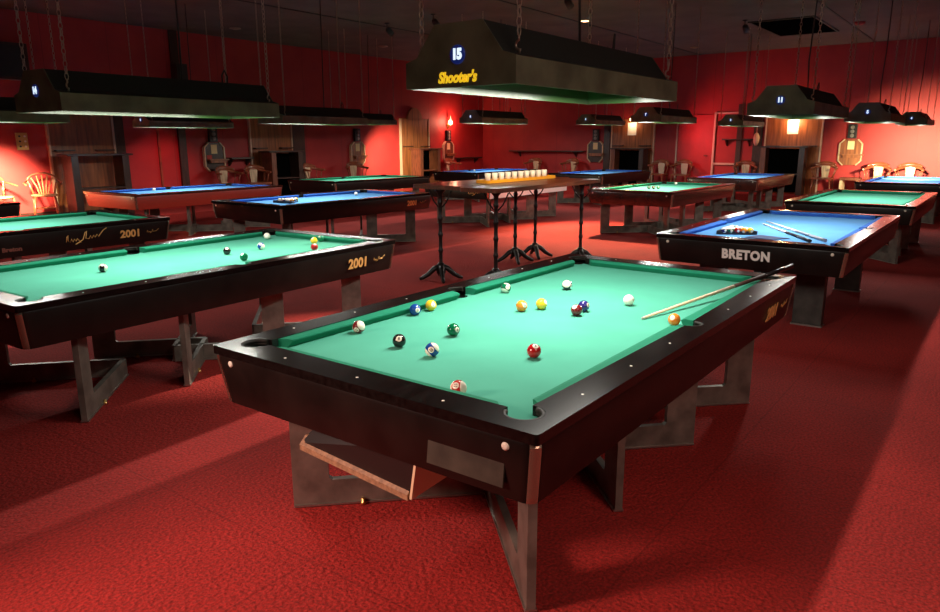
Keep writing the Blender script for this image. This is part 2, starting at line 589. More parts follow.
def b_trim(cx, cy, base):
    m = MB()
    zt = HT - .034
    r = .05
    rings = []
    for z, i in ((zt - .004, .002), (zt - .012, -.001), (zt - .185, .022), (zt - .203, .026)):
        sx, sy = (1 if cx < L / 2 else -1), (1 if cy < W / 2 else -1)
        ox, oy = (i + r if sx > 0 else L - i - r), (i + r if sy > 0 else W - i - r)
        outer = arc(ox, oy, r + .0035, base - 19, base + 19, 8)
        inn = arc(ox, oy, r - .001, base + 19, base - 19, 8)
        rings.append([(x, y, z) for x, y in outer + inn])
    m.loft(rings, smooth=False)
    return m
def b_pocket(r):
    m = MB()
    n = 24
    ring = lambda rr, z: [(rr * math.cos(2 * PI * k / n), rr * math.sin(2 * PI * k / n), z) for k in range(n)]
    m.loft([ring(r, ZB - .004), ring(r * .97, ZB - .07), ring(r * .6, ZB - .12)], cap=False)
    m._face([m.bm.verts.new(p) for p in ring(r * .6, ZB - .12)])
    m.loft([ring(r + .003, ZB - .004), ring(r + .003, ZB - .12)], cap=False)
    return m
def b_rim(base, half, r):
    m = MB()
    pts = [(x, y, HT - .008) for x, y in arc(0, 0, r - .006, base - half, base + half, 18)]
    m.tube(pts, .0085, 6)
    pts = [(x, y, HT - .020) for x, y in arc(0, 0, r - .004, base - half, base + half, 18)]
    m.tube(pts, .007, 6)
    return m
def b_sights():
    m = MB()
    for i in range(1, 8):
        if i == 4:
            continue
        for y in (RW / 2, W - RW / 2):
            m.lathe([(.005, HT - .001), (.005, HT + .0008)], (L * i / 8, y, 0), 8)
    for i in range(1, 4):
        for x in (RW / 2, L - RW / 2):
            m.lathe([(.005, HT - .001), (.005, HT + .0008)], (x, W * i / 4, 0), 8)
    return m
def b_leg(tx, ty, ax, ay):
    """upright panel at the tip and a floor beam running in to the middle of the table"""
    m = MB()
    d = Vector((ax - tx, ay - ty, 0))
    ln = d.length
    d.normalize()
    rot = Matrix((d, Vector((-d.y, d.x, 0)), Vector((0, 0, 1)))).transposed()
    t = .032
    top = HT - .034 - .19
    c = Vector((tx, ty, 0))
    wdt = .155
    # L-shaped profile in the (along, z) plane, extruded by t
    prof = [(0, 0.012), (ln, 0.012), (ln, .122), (wdt + .012, .122), (wdt, .134), (wdt, top), (0, top)]
    Mx = Matrix.Translation(c) @ rot.to_4x4() @ Matrix(((1, 0, 0, 0), (0, 0, -1, t / 2), (0, 1, 0, 0), (0, 0, 0, 1)))
    m.prism(prof, 0, t, M=Mx)
    bmesh.ops.bevel(m.bm, geom=[e for e in m.bm.edges if e.is_manifold and e.calc_face_angle(0) > 1.0], offset=.004, segments=1, affect='EDGES')
    # foot plate strip
    m.box(c + d * (ln / 2) + Vector((0, 0, .008)), (ln, t + .012, .008), rot, mi=1)
    return m
def b_box_leg(tx, ty, ax, ay):
    # broad boxed leg panel, no floor beam
    m = MB()
    top = HT - .034 - .19
    sy = 1 if ay > ty else -1
    m.box((tx, ty + sy * .12, top / 2 + .006), (.10, .235, top - .012), bevel=.006)
    m.box((tx, ty + sy * .12, .006), (.12, .25, .012), mi=1)
    m.box((tx, ty + sy * .36, top - .06), (.06, .40, .10))
    return m
def b_foot():
    m = MB()
    m.lathe([(.013, 0), (.013, .014), (.008, .016), (.008, .03)], n=10)
    return m

LEGS_A = [((.235, .155), (.845, .765)), ((1.03, .21), (1.585, .765)), (((L - 1.03), .21), (L - 1.585, .765)), ((L - .235, .155), (L - .845, .765))]
LEGS_B = [((.565, .225), (.575, .765)), ((2.38, .225), (2.37, .765))]

def pool_table(label, x, y, rz=0.0, cloth='green', model='A', apron='apron', rail='rail', marks=True, letters='2001', leg_dx=(0, 0, 0, 0)):
    t = thing('pool_table', label, 'pool table', (x, y, 0), rz, 'pool tables in rows across the hall')
    part('apron', 'apron', b_apron, t, M[apron])
    part('top_rail', 'rail', b_rail, t, M[rail])
    part('playing_bed', 'bed', b_bed, t, M[cloth + '_cloth'])
    g = L / 2
    cs = [(.205, g - .062, RW, 1, 'x', .055, .012), (g + .062, L - .205, RW, 1, 'x', .012, .055),
          (.205, g - .062, W - RW, -1, 'x', .055, .012), (g + .062, L - .205, W - RW, -1, 'x', .012, .055),
          (.205, W - .205, RW, 1, 'y', .055, .055), (.205, W - .205, L - RW, -1, 'y', .055, .055)]
    for c in cs:
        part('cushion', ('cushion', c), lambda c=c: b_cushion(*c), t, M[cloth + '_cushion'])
    for cx, cy, base in ((PCEN, PCEN, 225), (L - PCEN, PCEN, 315), (L - PCEN, W - PCEN, 45), (PCEN, W - PCEN, 135)):
        p = part('pocket', 'pocket', lambda: b_pocket(PRAD), t, M['pocket'], (cx, cy, 0))
        part('pocket_rim', ('rim', base), lambda: b_rim(base, 125, PRAD), p, M['pocket_rim'])
    for cy, base in ((RW - .008, 270), (W - RW + .008, 90)):
        p = part('pocket', 'pocket_s', lambda: b_pocket(.056), t, M['pocket'], (g, cy, 0))
        part('pocket_rim', ('rims', base), lambda: b_rim(base, 88, .056), p, M['pocket_rim'])
    for cx, cy, base in ((0, 0, 225), (L, 0, 315), (L, W, 45), (0, W, 135)):
        part('corner_trim', ('trim', base), lambda: b_trim(cx, cy, base), t, M['chrome'])
    for li, (tp, ap) in enumerate(LEGS_A if model == 'A' else LEGS_B):
        for fl in (0, 1):
            a, c = (tp, ap) if not fl else ((tp[0], W - tp[1]), (ap[0], W - ap[1]))
            if model == 'B':
                part('leg', ('boxleg', a, c), lambda: b_box_leg(*a, *c), t, [M['leg_dark'], M['steel']])
                continue
            lg = part('leg', ('leg', a, c), lambda: b_leg(*a, *c), t, [M['leg'], M['steel']], (leg_dx[li], 0, 0))
            dd = Vector((c[0] - a[0], c[1] - a[1])).normalized()
            part('foot', 'foot', b_foot, lg, M['brass'], (a[0] + dd.x * .3 + dd.y * .026, a[1] + dd.y * .3 - dd.x * .026, 0))
    part('rail_sights', 'sights', b_sights, t, M['ivory'])
    for yy in (.11, W - .11):
        def lock():
            m = MB()
            mt = Matrix.Rotation(-PI / 2, 4, 'Y')
            m.lathe([(.013, 0), (.013, .006), (.006, .009)], n=14)
            bmesh.ops.transform(m.bm, matrix=mt, verts=m.bm.verts[:])
            return m
        part('lock', 'lock', lock, t, M['ivory'], (.008, yy, HT - .062))
    tilt = .025 / .2
    upx = Vector((tilt, 0, 1))       # near short end face leans inwards going down
    upy = Vector((0, -tilt, 1))
    if '2001' in letters:
        lettering('model_number', '2001', .105, M['gold_letter'], t, (2.49, .009, HT - .135), (1, 0, 0), (0, -tilt, 1), bold=.0035, sx=1.05)
        scribble(t, (2.67, .0085, HT - .137), (1, 0, 0), (0, -tilt, 1), .13)
    if 'sig' in letters:
        scribble(t, (1.84, .006, HT - .150), (1, 0, .05), (0, -tilt, 1), .40)
        lettering('maker_name', 'Breton', .055, M['red_letter'], t, (1.36, .0098, HT - .165), (1, 0, 0), (0, -tilt, 1), bold=.002, sx=1.1)
    if 'endsig' in letters:
        scribble(t, (.006, .45, HT - .15), (0, -1, .1), (-tilt, 0, 1), .40)
    if 'breton' in letters:
        lettering('maker_name', 'BRETON', .105, M['white_letter'], t, (.0085, .755, HT - .128), (0, -1, 0), (-tilt, 0, 1), bold=.0055, sx=.88)
    return t

def scribble(t, loc, right, up, ln):
    # an unreadable handwritten signature as one raised line
    def bld():
        r, u = Vector(right).normalized(), Vector(up).normalized()
        n = r.cross(u)
        pts = []
        rs = [(0, 0), (.02, .12), (.05, .16), (.04, .03), (.09, -.02), (.13, .06), (.16, -.02), (.20, .05), (.23, -.01), (.27, .05), (.30, .0), (.36, -.05),
              (.22, -.09), (.40, .0), (.46, .17), (.50, .20), (.47, .02), (.55, .0), (.59, .07), (.62, .0), (.67, .07), (.70, .01), (.75, .08), (.79, .02), (.85, .10), (.92, .17), (1.0, .21)]
        for a, b in rs:
            pts.append(r * a * ln + u * b * ln)
        m = MB()
        m.tube(pts, ln * .011, 5)
        return m
    p = part('signature', ('scribble', tuple(right), tuple(up), ln), bld, t, M['gold_letter'], loc)
    return p

def at(t, lx, ly, z=0.0):
    c, s = math.cos(t.rotation_euler[2]), math.sin(t.rotation_euler[2])
    return Vector((t.location.x + c * lx - s * ly, t.location.y + s * lx + c * ly, z))

T = {}
T['main'] = pool_table('large green pool table nearest the camera, sixteen balls scattered over its cloth', 0, 0, -.005)
T['left'] = pool_table('green pool table at left with gold 2001 on its side and eight balls', -.163, 2.923, .0456, leg_dx=(.10, .01, -.03, -.05))
T['farleft'] = pool_table('green pool table with a gold signature, cut by the left edge', -.23, 6.30, 0, letters='2001sig')
T['leftrow'] = pool_table('blue pool table with red-lit short end standing before the wood cue panel', 4.265, 9.84, .035, 'blue', rail='rail_brown', apron='apron_lit_red', letters='')
T['midblue'] = pool_table('blue pool table with a ball rack and white ball, left of the bar tables', 4.276, 6.388, -.017, 'blue', letters='2001')
T['farmid'] = pool_table('green pool table far back near the arched wood panel', 8.56, 9.968, -.018, letters='')
T['farback'] = pool_table('blue pool table in the far corner behind the row of tumblers', 13.5, 9.97, 0, 'blue', letters='')
T['backblue'] = pool_table('blue pool table against the back wall, before the machine panel with a paper', 14.35, 6.88, 0, 'blue', letters='')
T['centre'] = pool_table('green pool table with glare-pale apron hidden behind the bar tables', 9.0, 6.5, 0, letters='endsig')
T['rightgreen'] = pool_table('green pool table with a white ball and small dark balls right of the bar tables', 9.375, 3.218, -.027, rail='rail_brown', apron='apron_brown_reflect', letters='')
T['rightblue'] = pool_table('blue pool table in front of the red wall door and tall cabinet', 14.11, 3.209, -.015, 'blue', rail='rail_brown', apron='apron_brown_reflect', letters='')
T['breton'] = pool_table('blue pool table lettered BRETON with two cues and a ball tray', 4.396, -.064, -.007, 'blue', 'B', rail='rail', letters='breton')
T['right'] = pool_table('green pool table just behind the blue table lettered BRETON', 8.694, -.105, -.005, letters='')
T['farright'] = pool_table('blue pool table at the right edge before the armchairs', 14.2, -.1, 0, 'blue', letters='')
T['edge'] = pool_table('pool table by the left edge before the two bentwood chairs', -.3, 9.84, 0, letters='')
# pale sheet painting glare on the centre table's apron
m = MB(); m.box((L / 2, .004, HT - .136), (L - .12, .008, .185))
o = obj('glare_sheet', m.mesh('glare_sheet', M['apron_glare']), T['centre']); o['label'] = 'pale sheet standing in for glare on the apron'
# ball box and plate under the short end of the nearest table
t = T['main']
m = MB(); m.box((.013, .265, HT - .15), (.006, .29, .095), Matrix.Rotation(.12, 3, 'Y'))
o = obj('plate', m.mesh('plate', M['plaque']), t); o['label'] = 'dull bronze plate'
def ball_box(t):
    # tilted open-fronted collection box hung under the frame
    m = MB()
    A = Vector((.13, 1.17, .392)); B = Vector((.13, .60, .350))     # lower front edge
    A2 = Vector((.20, 1.05, .56)); B2 = Vector((.09, .53, .55))      # upper edge under apron
    back = Vector((.30, -.02, .03))
    th = Vector((0.0, 0, -.022))
    m.loft([[A, A2, A2 + back, A + back], [B, B2, B2 + back, B + back]], smooth=False)
    bx = obj('ball_box', m.mesh('ball_box', M['box_inside']), t)
    m = MB()
    q = Vector((-.012, 0, -.004))
    m.loft([[A + q, A + q + Vector((.03, 0, .03)), A + back, A + back + th, A + th + q], [B + q, B + q + Vector((.03, 0, .03)), B + back, B + back + th, B + th + q]], smooth=False)
    e = obj('box_floor', m.mesh('box_floor', M['box_edge']), bx)
    m = MB()
    o1 = Vector((-.004, -.012, 0))
    m.loft([[B + th + o1, B2 + o1, B2 + back + o1, B + back + th + o1], [B + th + o1 + Vector((0, .01, 0)), B2 + o1 + Vector((0, .01, 0)), B2 + back + o1 + Vector((0, .01, 0)), B + back + th + o1 + Vector((0, .01, 0))]], smooth=False)
    obj('box_end', m.mesh('box_end', M['box_side']), bx)
    bx['label'] = 'tilted dark ball box under the short end'
ball_box(t)

# ------------------------------------------------------------------ balls
CR = Vector((0.5955, -0.8034, -0.0031)); CU = Vector((0.1827, 0.1316, 0.9743)); CW = Vector((0.7823, 0.5808, -0.2252))
RB = 0.0286
def b_ball(u=32, v=20):
    m = MB()
    bmesh.ops.create_uvsphere(m.bm, u_segments=u, v_segments=v, radius=RB)
    for f in m.bm.faces:
        f.smooth = True
    return m
COLS = dict(yellow=(0.85, 0.55, 0.03), blue=(0.01, 0.06, 0.30), red=(0.42, 0.01, 0.012), purple=(0.03, 0.025, 0.16), orange=(0.85, 0.25, 0.02),
            green=(0.0, 0.13, 0.05), maroon=(0.16, 0.012, 0.012), black=(0.008, 0.008, 0.008), white=(0.86, 0.82, 0.70))
BM = {}
def bmat(col, stripe):
    k = (col, stripe)
    if k not in BM:
        BM[k] = ball_mat('ball_%s%s' % (col, '_stripe' if stripe else ''), COLS[col], stripe, col != 'white')
    return BM[k]
def ball(pos, col, label, stripe=False, num=None, spot=(0, 0), pole=None, group='balls on the nearest green table', rough=False):
    me = ('ball', col, stripe)
    if me not in CACHE:
        CACHE[me] = b_ball().mesh('ball', bmat(col, stripe))
    o = obj('cue_ball' if col == 'white' else 'pool_ball', CACHE[me])
    sx, sy = spot
    sd = (CR * sx + CU * sy - CW * math.sqrt(max(0.02, 1 - sx * sx - sy * sy))).normalized()
    pl = Vector((0, 0, 1)) if pole is None else (CR * pole[0] + CU * pole[1] - CW * pole[2])
    z = (pl - sd * pl.dot(sd)).normalized()
    y = z.cross(sd)
    mt = Matrix((sd, y, z)).transposed().to_4x4()
    mt.translation = pos
    o.matrix_world = mt
    tag(o, label, 'ball', group)
    if num:
        tm = text_mesh(str(num), .017, 'ball', .0004, 0, .0004).copy()
        tm.materials.clear(); tm.materials.append(M['ball_ink'])
        for vtx in tm.vertices:       # wrap the digits on to the ball
            v = vtx.co
            d = Vector((1.0, v.x / RB, v.y / RB)).normalized()
            vtx.co = d * (RB + .0002 + (0.0003 if v.z > 0 else 0))
        obj('number', tm, o)
    return o
ZBALL = ZB + RB + .0003
for px, py, col, st, num, spot, pole, lab in (
    (0.593, 1.302, 'maroon', True, 15, (-.25, -.5), (.8, .45, .4), 'maroon striped ball nearest the left corner pocket of the front table'),
    (0.529, 0.999, 'black', False, 8, (.05, .35), None, 'black eight ball on the front table'),
    (0.995, 1.318, 'blue', False, 2, (.55, -.1), None, 'solid blue ball beside a yellow ball near the left cushion'),
    (1.115, 1.316, 'yellow', False, 1, (.5, .1), None, 'solid yellow ball beside a blue ball near the left cushion'),
    (0.509, 0.804, 'blue', True, 10, (-.1, .05), (.7, .6, .1), 'blue striped ball just right of the black eight ball'),
    (0.801, 0.926, 'green', False, 6, (.7, .05), None, 'solid green ball in the middle of the front table, behind the blue striped ball'),
    (0.210, 0.440, 'red', True, 11, (-.35, .45), (.95, .1, .3), 'red striped ball half hidden behind the near cushion'),
    (1.700, 1.254, 'green', True, 14, (.35, .1), (-.3, -.8, .4), 'green striped ball near the far left cushion, left of the dark striped ball'),
    (1.371, 0.936, 'orange', False, 5, (.5, .15), None, 'solid orange ball left of a yellow ball mid table'),
    (1.469, 0.879, 'yellow', False, None, (.75, .35), None, 'yellow ball right of the orange ball mid table'),
    (1.976, 1.016, 'black', True, 12, (.85, -.3), (.1, .25, .95), 'white ball with a dark band, farthest back on the front table'),
    (0.735, 0.468, 'red', False, 3, (.15, .75), None, 'solid red ball alone near the middle front of the table'),
    (1.455, 0.670, 'maroon', False, 7, (-.5, .6), None, 'solid maroon ball touching close to a purple ball'),
    (1.553, 0.683, 'purple', False, 4, (.75, .2), None, 'solid purple ball behind the maroon ball'),
    (1.814, 0.559, 'white', False, None, (0, 0), None, 'white cue ball on the front table, left of the cue tip'),
    (1.552, 0.2125, 'orange', False, None, (-.55, .35), None, 'orange ball at the mouth of the right side pocket')):
    ball(at(T['main'], px, py, ZBALL), col, lab, st, num, spot, pole)
g2 = 'balls on the left green table'
for x, y, col, st, spot, pole, lab in (
    (0.702, 3.774, 'black', True, (.2, .7), (.8, .5, .4), 'dark striped ball alone at the left of the gold 2001 table'),
    (1.637, 3.751, 'black', False, (.2, .7), None, 'black ball with a pale spot left of a teal ball on the 2001 table'),
    (1.532, 3.400, 'green', False, (-.3, .8), None, 'dark green ball nearest the long near rail of the 2001 table'),
    (1.957, 3.759, 'blue', True, (.1, .5), (.8, -.2, .5), 'blue striped ball just in front of the white ball on the 2001 table'),
    (2.381, 4.226, 'white', False, (0, 0), None, 'white ball by the far corner pocket of the 2001 table'),
    (2.418, 3.656, 'yellow', False, (-.4, .7), None, 'yellow ball above a red ball at the right end of the 2001 table'),
    (2.165, 3.365, 'red', False, (.3, .8), None, 'red ball in front of the yellow ball on the 2001 table'),
    (2.538, 3.703, 'green', False, (-.5, .7), None, 'dark green ball right of the yellow ball on the 2001 table')):
    ball((x, y, ZBALL), col, lab, st, None, spot, pole, g2)
ball((6.570, 7.369, ZBALL), 'white', 'white ball at the right end of the blue table left of the bar', group='balls on the far tables')
ball((11.982, 4.166, ZBALL), 'white', 'white ball on the green table right of the bar tables', group='balls on the far tables')
ball((9.80, 7.79, ZBALL), 'white', 'pale ball on the green table hidden behind the bar tables', group='balls on the far tables')
ball((5.28, 11.05, ZBALL), 'white', 'white ball at the far cushion of the blue table by the wood panel', group='balls on the far tables')
ball((15.0, 11.2, ZBALL), 'white', 'white ball on the blue table in the far corner', group='balls on the far tables')
for i, (dx, dy, c, lab) in enumerate(((0, 0, 'maroon', 'reddish brown ball between two dark balls on the green table right of the bar'), (-.04, .07, 'black', 'black ball left of the reddish ball on the green table right of the bar'), (.04, -.07, 'green', 'dark green ball right of the reddish ball on the green table right of the bar'))):
    ball((10.6 + dx, 4.05 + dy, ZBALL), c, lab, group='balls on the far tables')

# triangle trays full of balls
def rack(t, x, y, rz, label, group, cols, lab):
    ang = rz
    h = .335
    tri = [(h * .58 * math.cos(a), h * .58 * math.sin(a)) for a in (0, 2 * PI / 3, 4 * PI / 3)]
    def rounded(sc):
        out = []
        for i in range(3):
            v = Vector(tri[i]) * sc
            base = 120 * i
            out += arc(v.x * .88, v.y * .88, .022 * sc, base - 60, base + 60, 6)
        return out
    def base():
        m = MB()
        m.prism(rounded(1.06), 0, .006)
        return m
    def wall():
        m = MB()
        m.prism(rounded(1.06), .0, .032, holes=[list(reversed(rounded(.99)))])
        return m
    e = thing('ball_tray', label, 'ball tray', (x, y, ZB + .0005), rz, 'ball trays')
    part('tray_floor', 'traybase', base, e, M['rack'])
    part('tray_rim', 'traywall', wall, e, M['rack'])
    d = RB * 2.03
    n = 0
    for r in range(5):
        for c in range(r + 1):
            lx = .108 - r * d * .866
            ly = (c - r / 2) * d
            p = Vector((x + math.cos(ang) * lx - math.sin(ang) * ly, y + math.sin(ang) * lx + math.cos(ang) * ly, ZB + .0068 + RB))
            col, st = cols[n % len(cols)]
            n += 1
            o = ball(p, col, lab % ('striped' if st else 'solid', col), st, None, (random.uniform(-.5, .5), random.uniform(-.5, .1)), (random.uniform(-.3, .3), 1, .5), group)
r_cols = [('white', False), ('black', True), ('red', True), ('purple', True), ('green', False), ('blue', True), ('white', False), ('black', True), ('maroon', True), ('orange', True), ('yellow', False), ('orange', False), ('red', False), ('green', True), ('purple', True)]
rack(T['breton'], 5.16, 1.01, .5, 'black ball tray full of balls on the blue BRETON table', 'balls in the tray on the blue BRETON table', r_cols, '%s %s ball in the tray on the BRETON table')
rack(T['midblue'], 5.03, 7.17, 2.2, 'black ball tray full of balls on the blue table left of the bar', 'balls in the tray on the far blue table', [r_cols[(i * 4) % 15] for i in range(15)], '%s %s ball in the tray on the far blue table')

# ------------------------------------------------------------------ cues
def cue(a, b, label, butt='cue_butt', shaft='cue_shaft', wrapm='cue_wrap', group='cues on the tables'):
    a, b = Vector(a), Vector(b)
    ln = (b - a).length
    e = thing('pool_cue', label, 'cue', a, 0, group)
    d = (b - a).normalized()
    q = d.to_track_quat('Z', 'Y')
    e.rotation_mode = 'QUATERNION'
    e.rotation_quaternion = q
    r = lambda s: .0062 + (.0142 - .0062) * s
    def seg(s0, s1, ra=None, rb=None):
        m = MB()
        m.lathe([(ra or r(s0), s0 * ln), (rb or r(s1), s1 * ln)], n=14)
        return m
    obj('shaft', seg(.012, .55).mesh('shaft', M[shaft]), e)
    obj('ferrule', seg(.004, .012).mesh('ferrule', M['ivory']), e)
    obj('tip', seg(0, .004, .005, .0062).mesh('tip', M['tip']), e)
    obj('wrap', seg(.55, .78).mesh('wrap', M[wrapm]), e)
    obj('butt', seg(.78, 1.0).mesh('butt', M[butt]), e)
    return e
cue((1.57, .37, ZB + .0068), (3.085, .046, HT + .036), 'cue lying over the right rail of the front table, pale shaft on the cloth')
c0 = T['breton']
cue((6.30, 1.02, ZB + .0068), (4.98, .205, ZB + .0148), 'longer pale cue on the blue table, its butt nearest the corner pocket', 'cue_grey', 'white_paper', 'cue_grey')
cue((6.06, 1.00, ZB + .0068), (4.88, .305, ZB + .0148), 'dark butted cue left of the longer pale cue on the BRETON table', 'rack', 'white_paper', 'rack')
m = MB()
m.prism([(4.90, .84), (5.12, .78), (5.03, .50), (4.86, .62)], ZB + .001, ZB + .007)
o = obj('dark_patch', m.mesh('dark_patch', M['navy']))  # thin dark navy shape lying flat on the bed
tag(o, 'flat dark navy patch on the blue table between tray and cues', 'cloth')

# ------------------------------------------------------------------ hanging lamps
LL, LW2 = 1.58, .265
def hood_profile():
    return [(-LW2, 0), (-LW2, .10), (-.205, .118), (-.115, .235), (.115, .235), (.205, .118), (LW2, .10), (LW2, 0)]
def b_hood():
    m = MB()
    pr = hood_profile()
    ins = [(y * .965, max(0.0, z - .012)) for y, z in pr]
    n = len(pr)
    x = LL / 2
    # outer skin
    rings = [[(sx * x, y, z) for y, z in pr] for sx in (-1, 1)]
    R = [[m.bm.verts.new(p) for p in r] for r in rings]
    for i in range(n - 1):
        m._face([R[0][i], R[0][i + 1], R[1][i + 1], R[1][i]], 1 if 1 <= i <= 5 else 0)
    # inner skin
    Q = [[m.bm.verts.new((sx * (x - .012), y, z)) for y, z in ins] for sx in (-1, 1)]
    for i in range(n - 1):
        m._face([Q[1][i], Q[1][i + 1], Q[0][i + 1], Q[0][i]], 2)
    m._face(Q[0], 2); m._face(list(reversed(Q[1])), 2)
    # bottom lips
    for s in (0, 1):
        m._face([R[s][0], R[s][n - 1], Q[s][n - 1], Q[s][0]], 0)
    for i in (0, n - 1):
        m._face([R[0][i], R[1][i], Q[1][i], Q[0][i]], 0)
    return m
def b_endcap(s):
    m = MB()
    pr = [(y * 1.004, z * 1.004) for y, z in hood_profile()]
    Mx = Matrix(((0, 0, 1, 0), (1, 0, 0, 0), (0, 1, 0, 0), (0, 0, 0, 1)))
    x = s * LL / 2
    m.prism(pr, min(x, x + s * .006), max(x, x + s * .006), M=Mx)
    return m
def b_chain(ln):
    m = MB()
    n = int(ln / .034)
    for i in range(n):
        z = i * .034 + .02
        rot = Matrix.Rotation(PI / 2, 4, 'X') if i % 2 == 0 else Matrix.Rotation(PI / 2, 4, 'Z') @ Matrix.Rotation(PI / 2, 4, 'X')
        # ring standing upright
        Mx = Matrix.Translation((0, 0, z)) @ rot @ Matrix.Diagonal((.6, 1.15, 1, 1))
        m.torus(Mx, .0175, .0036, 8, 4)
    return m
def b_hook():
    m = MB()
    pts = [(0, .014 * math.sin(a), .02 - .016 * math.cos(a)) for a in [i * .45 - .5 for i in range(9)]]
    m.tube([(0, 0, -.012)] + pts + [(0, 0, .055)], .005, 6)
    return m
def lamp(label, x, y, z, number, rz=0.0, sx=1.0, name=None):
    e = thing('hanging_lamp', label, 'hanging lamp', (x, y, z), rz, 'hooded lamps over the pool tables')
    h = part('hood', 'hood', b_hood, e, [M['hood'], M['hood_dark'], M['hood_inside']])
    h.scale = (sx, 1, 1)
    for s in (-1, 1):
        p = part('end_panel', ('cap', s), lambda: b_endcap(s), e, M['hood'])
        p.location.x = s * (sx - 1) * LL / 2
        xs = s * (LL * sx / 2 + .006)
        if s < 0:
            def disc():
                m = MB()
                m.lathe([(.036, 0), (.036, .004), (.033, .006)], n=28)
                bmesh.ops.transform(m.bm, matrix=Matrix.Rotation(-PI / 2, 4, 'Y'), verts=m.bm.verts[:])
                return m
            rd = part('number_roundel', 'roundel', disc, e, M['roundel'], (xs, 0, .118))
            if number:
                lettering('number', number, .052, M['digit'], rd, (-.0072, 0, 0), (0, -1, 0), (0, 0, 1), bold=.0034, sx=.9, depth=.0008)
            if name:
                lettering('sign_name', name, .056, M['yellow_letter'], e, (xs - .001, .005, .034), (0, -1, 0), (0, 0, 1), bold=.0022, shear=.25, sx=.86)
        for yy in (-.235, .235):
            hk = part('hook', 'hook', b_hook, e, M['chain'], (s * (LL * sx / 2 - .06), yy, .122))
            part('chain', ('chain', 0), lambda: b_chain(1.90), hk, M['chain'], (0, 0, .05))
    def tubes():
        m = MB()
        m.tube([(-LL / 2 + .06, 0, .0), (LL / 2 - .06, 0, .0)], .016, 10)
        return m
    tb = part('light_tube', 'tube', tubes, e, M['tube'], (0, 0, .055))
    tb.scale = (sx, 1, 1)
    def cord():
        m = MB()
        pts = [(.18, 0, .23), (.20, .02, .5), (.19, .0, 1.0), (.2, 0, ZC - 1.80)]
        m.tube(pts, .007, 6)
        return m
    part('power_cord', 'cord', cord, e, M['cable'])
    def loop():
        m = MB()
        m.tube([(.50, -.02, .23), (.49, -.03, .29), (.52, -.02, .33), (.56, 0, .29), (.555, .0, .23)], .006, 6)
        return m
    part('cable_loop', 'cloop', loop, e, M['cable'])
    return e
lamp("dark hooded lamp numbered 15 with yellow Shooter's lettering above the front table", 1.495, .805, 1.765, '15', 0, 1.0, "Shooter's")
lamp('long dark hooded lamp numbered 14 above the gold 2001 table', 1.18, 3.70, 1.735, '14', .0456)
lamp('hooded lamp behind lamp 14, cut by the left edge of the photo', 1.22, 7.06, 1.755, '13')
lamp('hooded lamp over the blue table beside the wood panel, under lamp 14', 5.71, 10.60, 1.80, '6', .0)
lamp('hooded lamp over the blue table left of the bar tables', 5.60, 7.15, 1.80, '9')
lamp('hooded lamp over the far green table near the arched panel', 10.2, 10.73, 1.93, '')
lamp('hooded lamp hanging before the red corner, left of the Shooter\'s lamp end', 10.3, 7.26, 1.89, '8', 0, 1.0)
lamp('hooded lamp over the back blue table, left of the wood panel with white paper', 15.2, 7.4, 1.945, '3', 0, 1.05)
lamp('hooded lamp above the green table right of the bar, under the Shooter\'s lamp', 10.75, 3.97, 1.86, '7', 0, 1.05)
lamp('small looking hooded lamp left of lamp 11 over the far blue table', 15.3, 3.98, 1.865, '2', 0, 1.05)
lamp('hooded lamp numbered 11 above the blue BRETON table', 5.66, .645, 1.765, '11', 0, .97)
lamp('hooded lamp right of lamp 11 over the green table behind', 9.88, .60, 1.79, '5')
lamp('rightmost hooded lamp numbered 4 before the orange lit wall', 15.5, .66, 1.84, '4')
lamp('hooded lamp over the far corner blue table', 15.6, 10.73, 2.02, '1')

# ------------------------------------------------------------------ bar tables with tumblers
def pedestal(parent, x, y, h):
    def col():
        m = MB()
        prof = [(.034, .10)]
        for i in range(5):
            z = .16 + i * (h - .2) / 4.6
            prof += [(.021, z - .03), (.029, z - .008), (.029, z + .008), (.021, z + .03)]
        prof += [(.028, h - .05), (.06, h - .012), (.06, h)]
        m.lathe(prof, n=14)
        return m
    p = part('pedestal', ('ped', h), col, parent, M['iron'], (x, y, 0))
    def foot():
        m = MB()
        for i in range(4):
            a = PI / 4 + i * PI / 2
            c, s = math.cos(a), math.sin(a)
            pts = [(0.02 * c, 0.02 * s, .16), (.08 * c, .08 * s, .13), (.15 * c, .15 * s, .065), (.21 * c, .21 * s, .03), (.25 * c, .25 * s, .016)]
            m.tube(pts, [.032, .032, .027, .023, .016], 8)
        m.lathe([(.055, .08), (.05, .16), (.034, .2)], n=12)
        return m
    part('foot', 'pedfoot', foot, p, M['iron'])
    def strut():
        m = MB()
        for s in (-1, 1):
            m.tube([(0, .026 * s, h - .2), (0, .09 * s, h - .14), (0, .16 * s, h - .012)], .008, 6)
        return m
    part('bracket', ('pstrut', h), strut, p, M['iron'])
def bar_table(label, x0, y0, x1, y1, h, posts, rr):
    e = thing('bar_table', label, 'bar table', ((x0 + x1) / 2, (y0 + y1) / 2, 0), 0, 'high bar tables between the pool tables')
    cx, cy = (x0 + x1) / 2, (y0 + y1) / 2
    m = MB()
    out = rrect(x0 - cx, y0 - cy, x1 - cx, y1 - cy, rr, 8)
    m.prism(out, h - .045, h)
    bmesh.ops.bevel(m.bm, geom=[ed for ed in m.bm.edges if abs(ed.verts[0].co.z - ed.verts[1].co.z) < 1e-6 and ed.is_manifold and ed.calc_face_angle(0) > 1], offset=.008, segments=2, affect='EDGES')
    obj('tabletop', m.mesh('tabletop', M['tabletop']), e)
    for px, py in posts:
        pedestal(e, px - cx, py - cy, h - .045)
    return e
bar_table('long high bar table behind, its left end showing, cast iron posts', 4.66, 3.80, 7.10, 4.52, 1.08, [(4.72, 4.15), (6.25, 4.13), (6.75, 4.13)], .05)
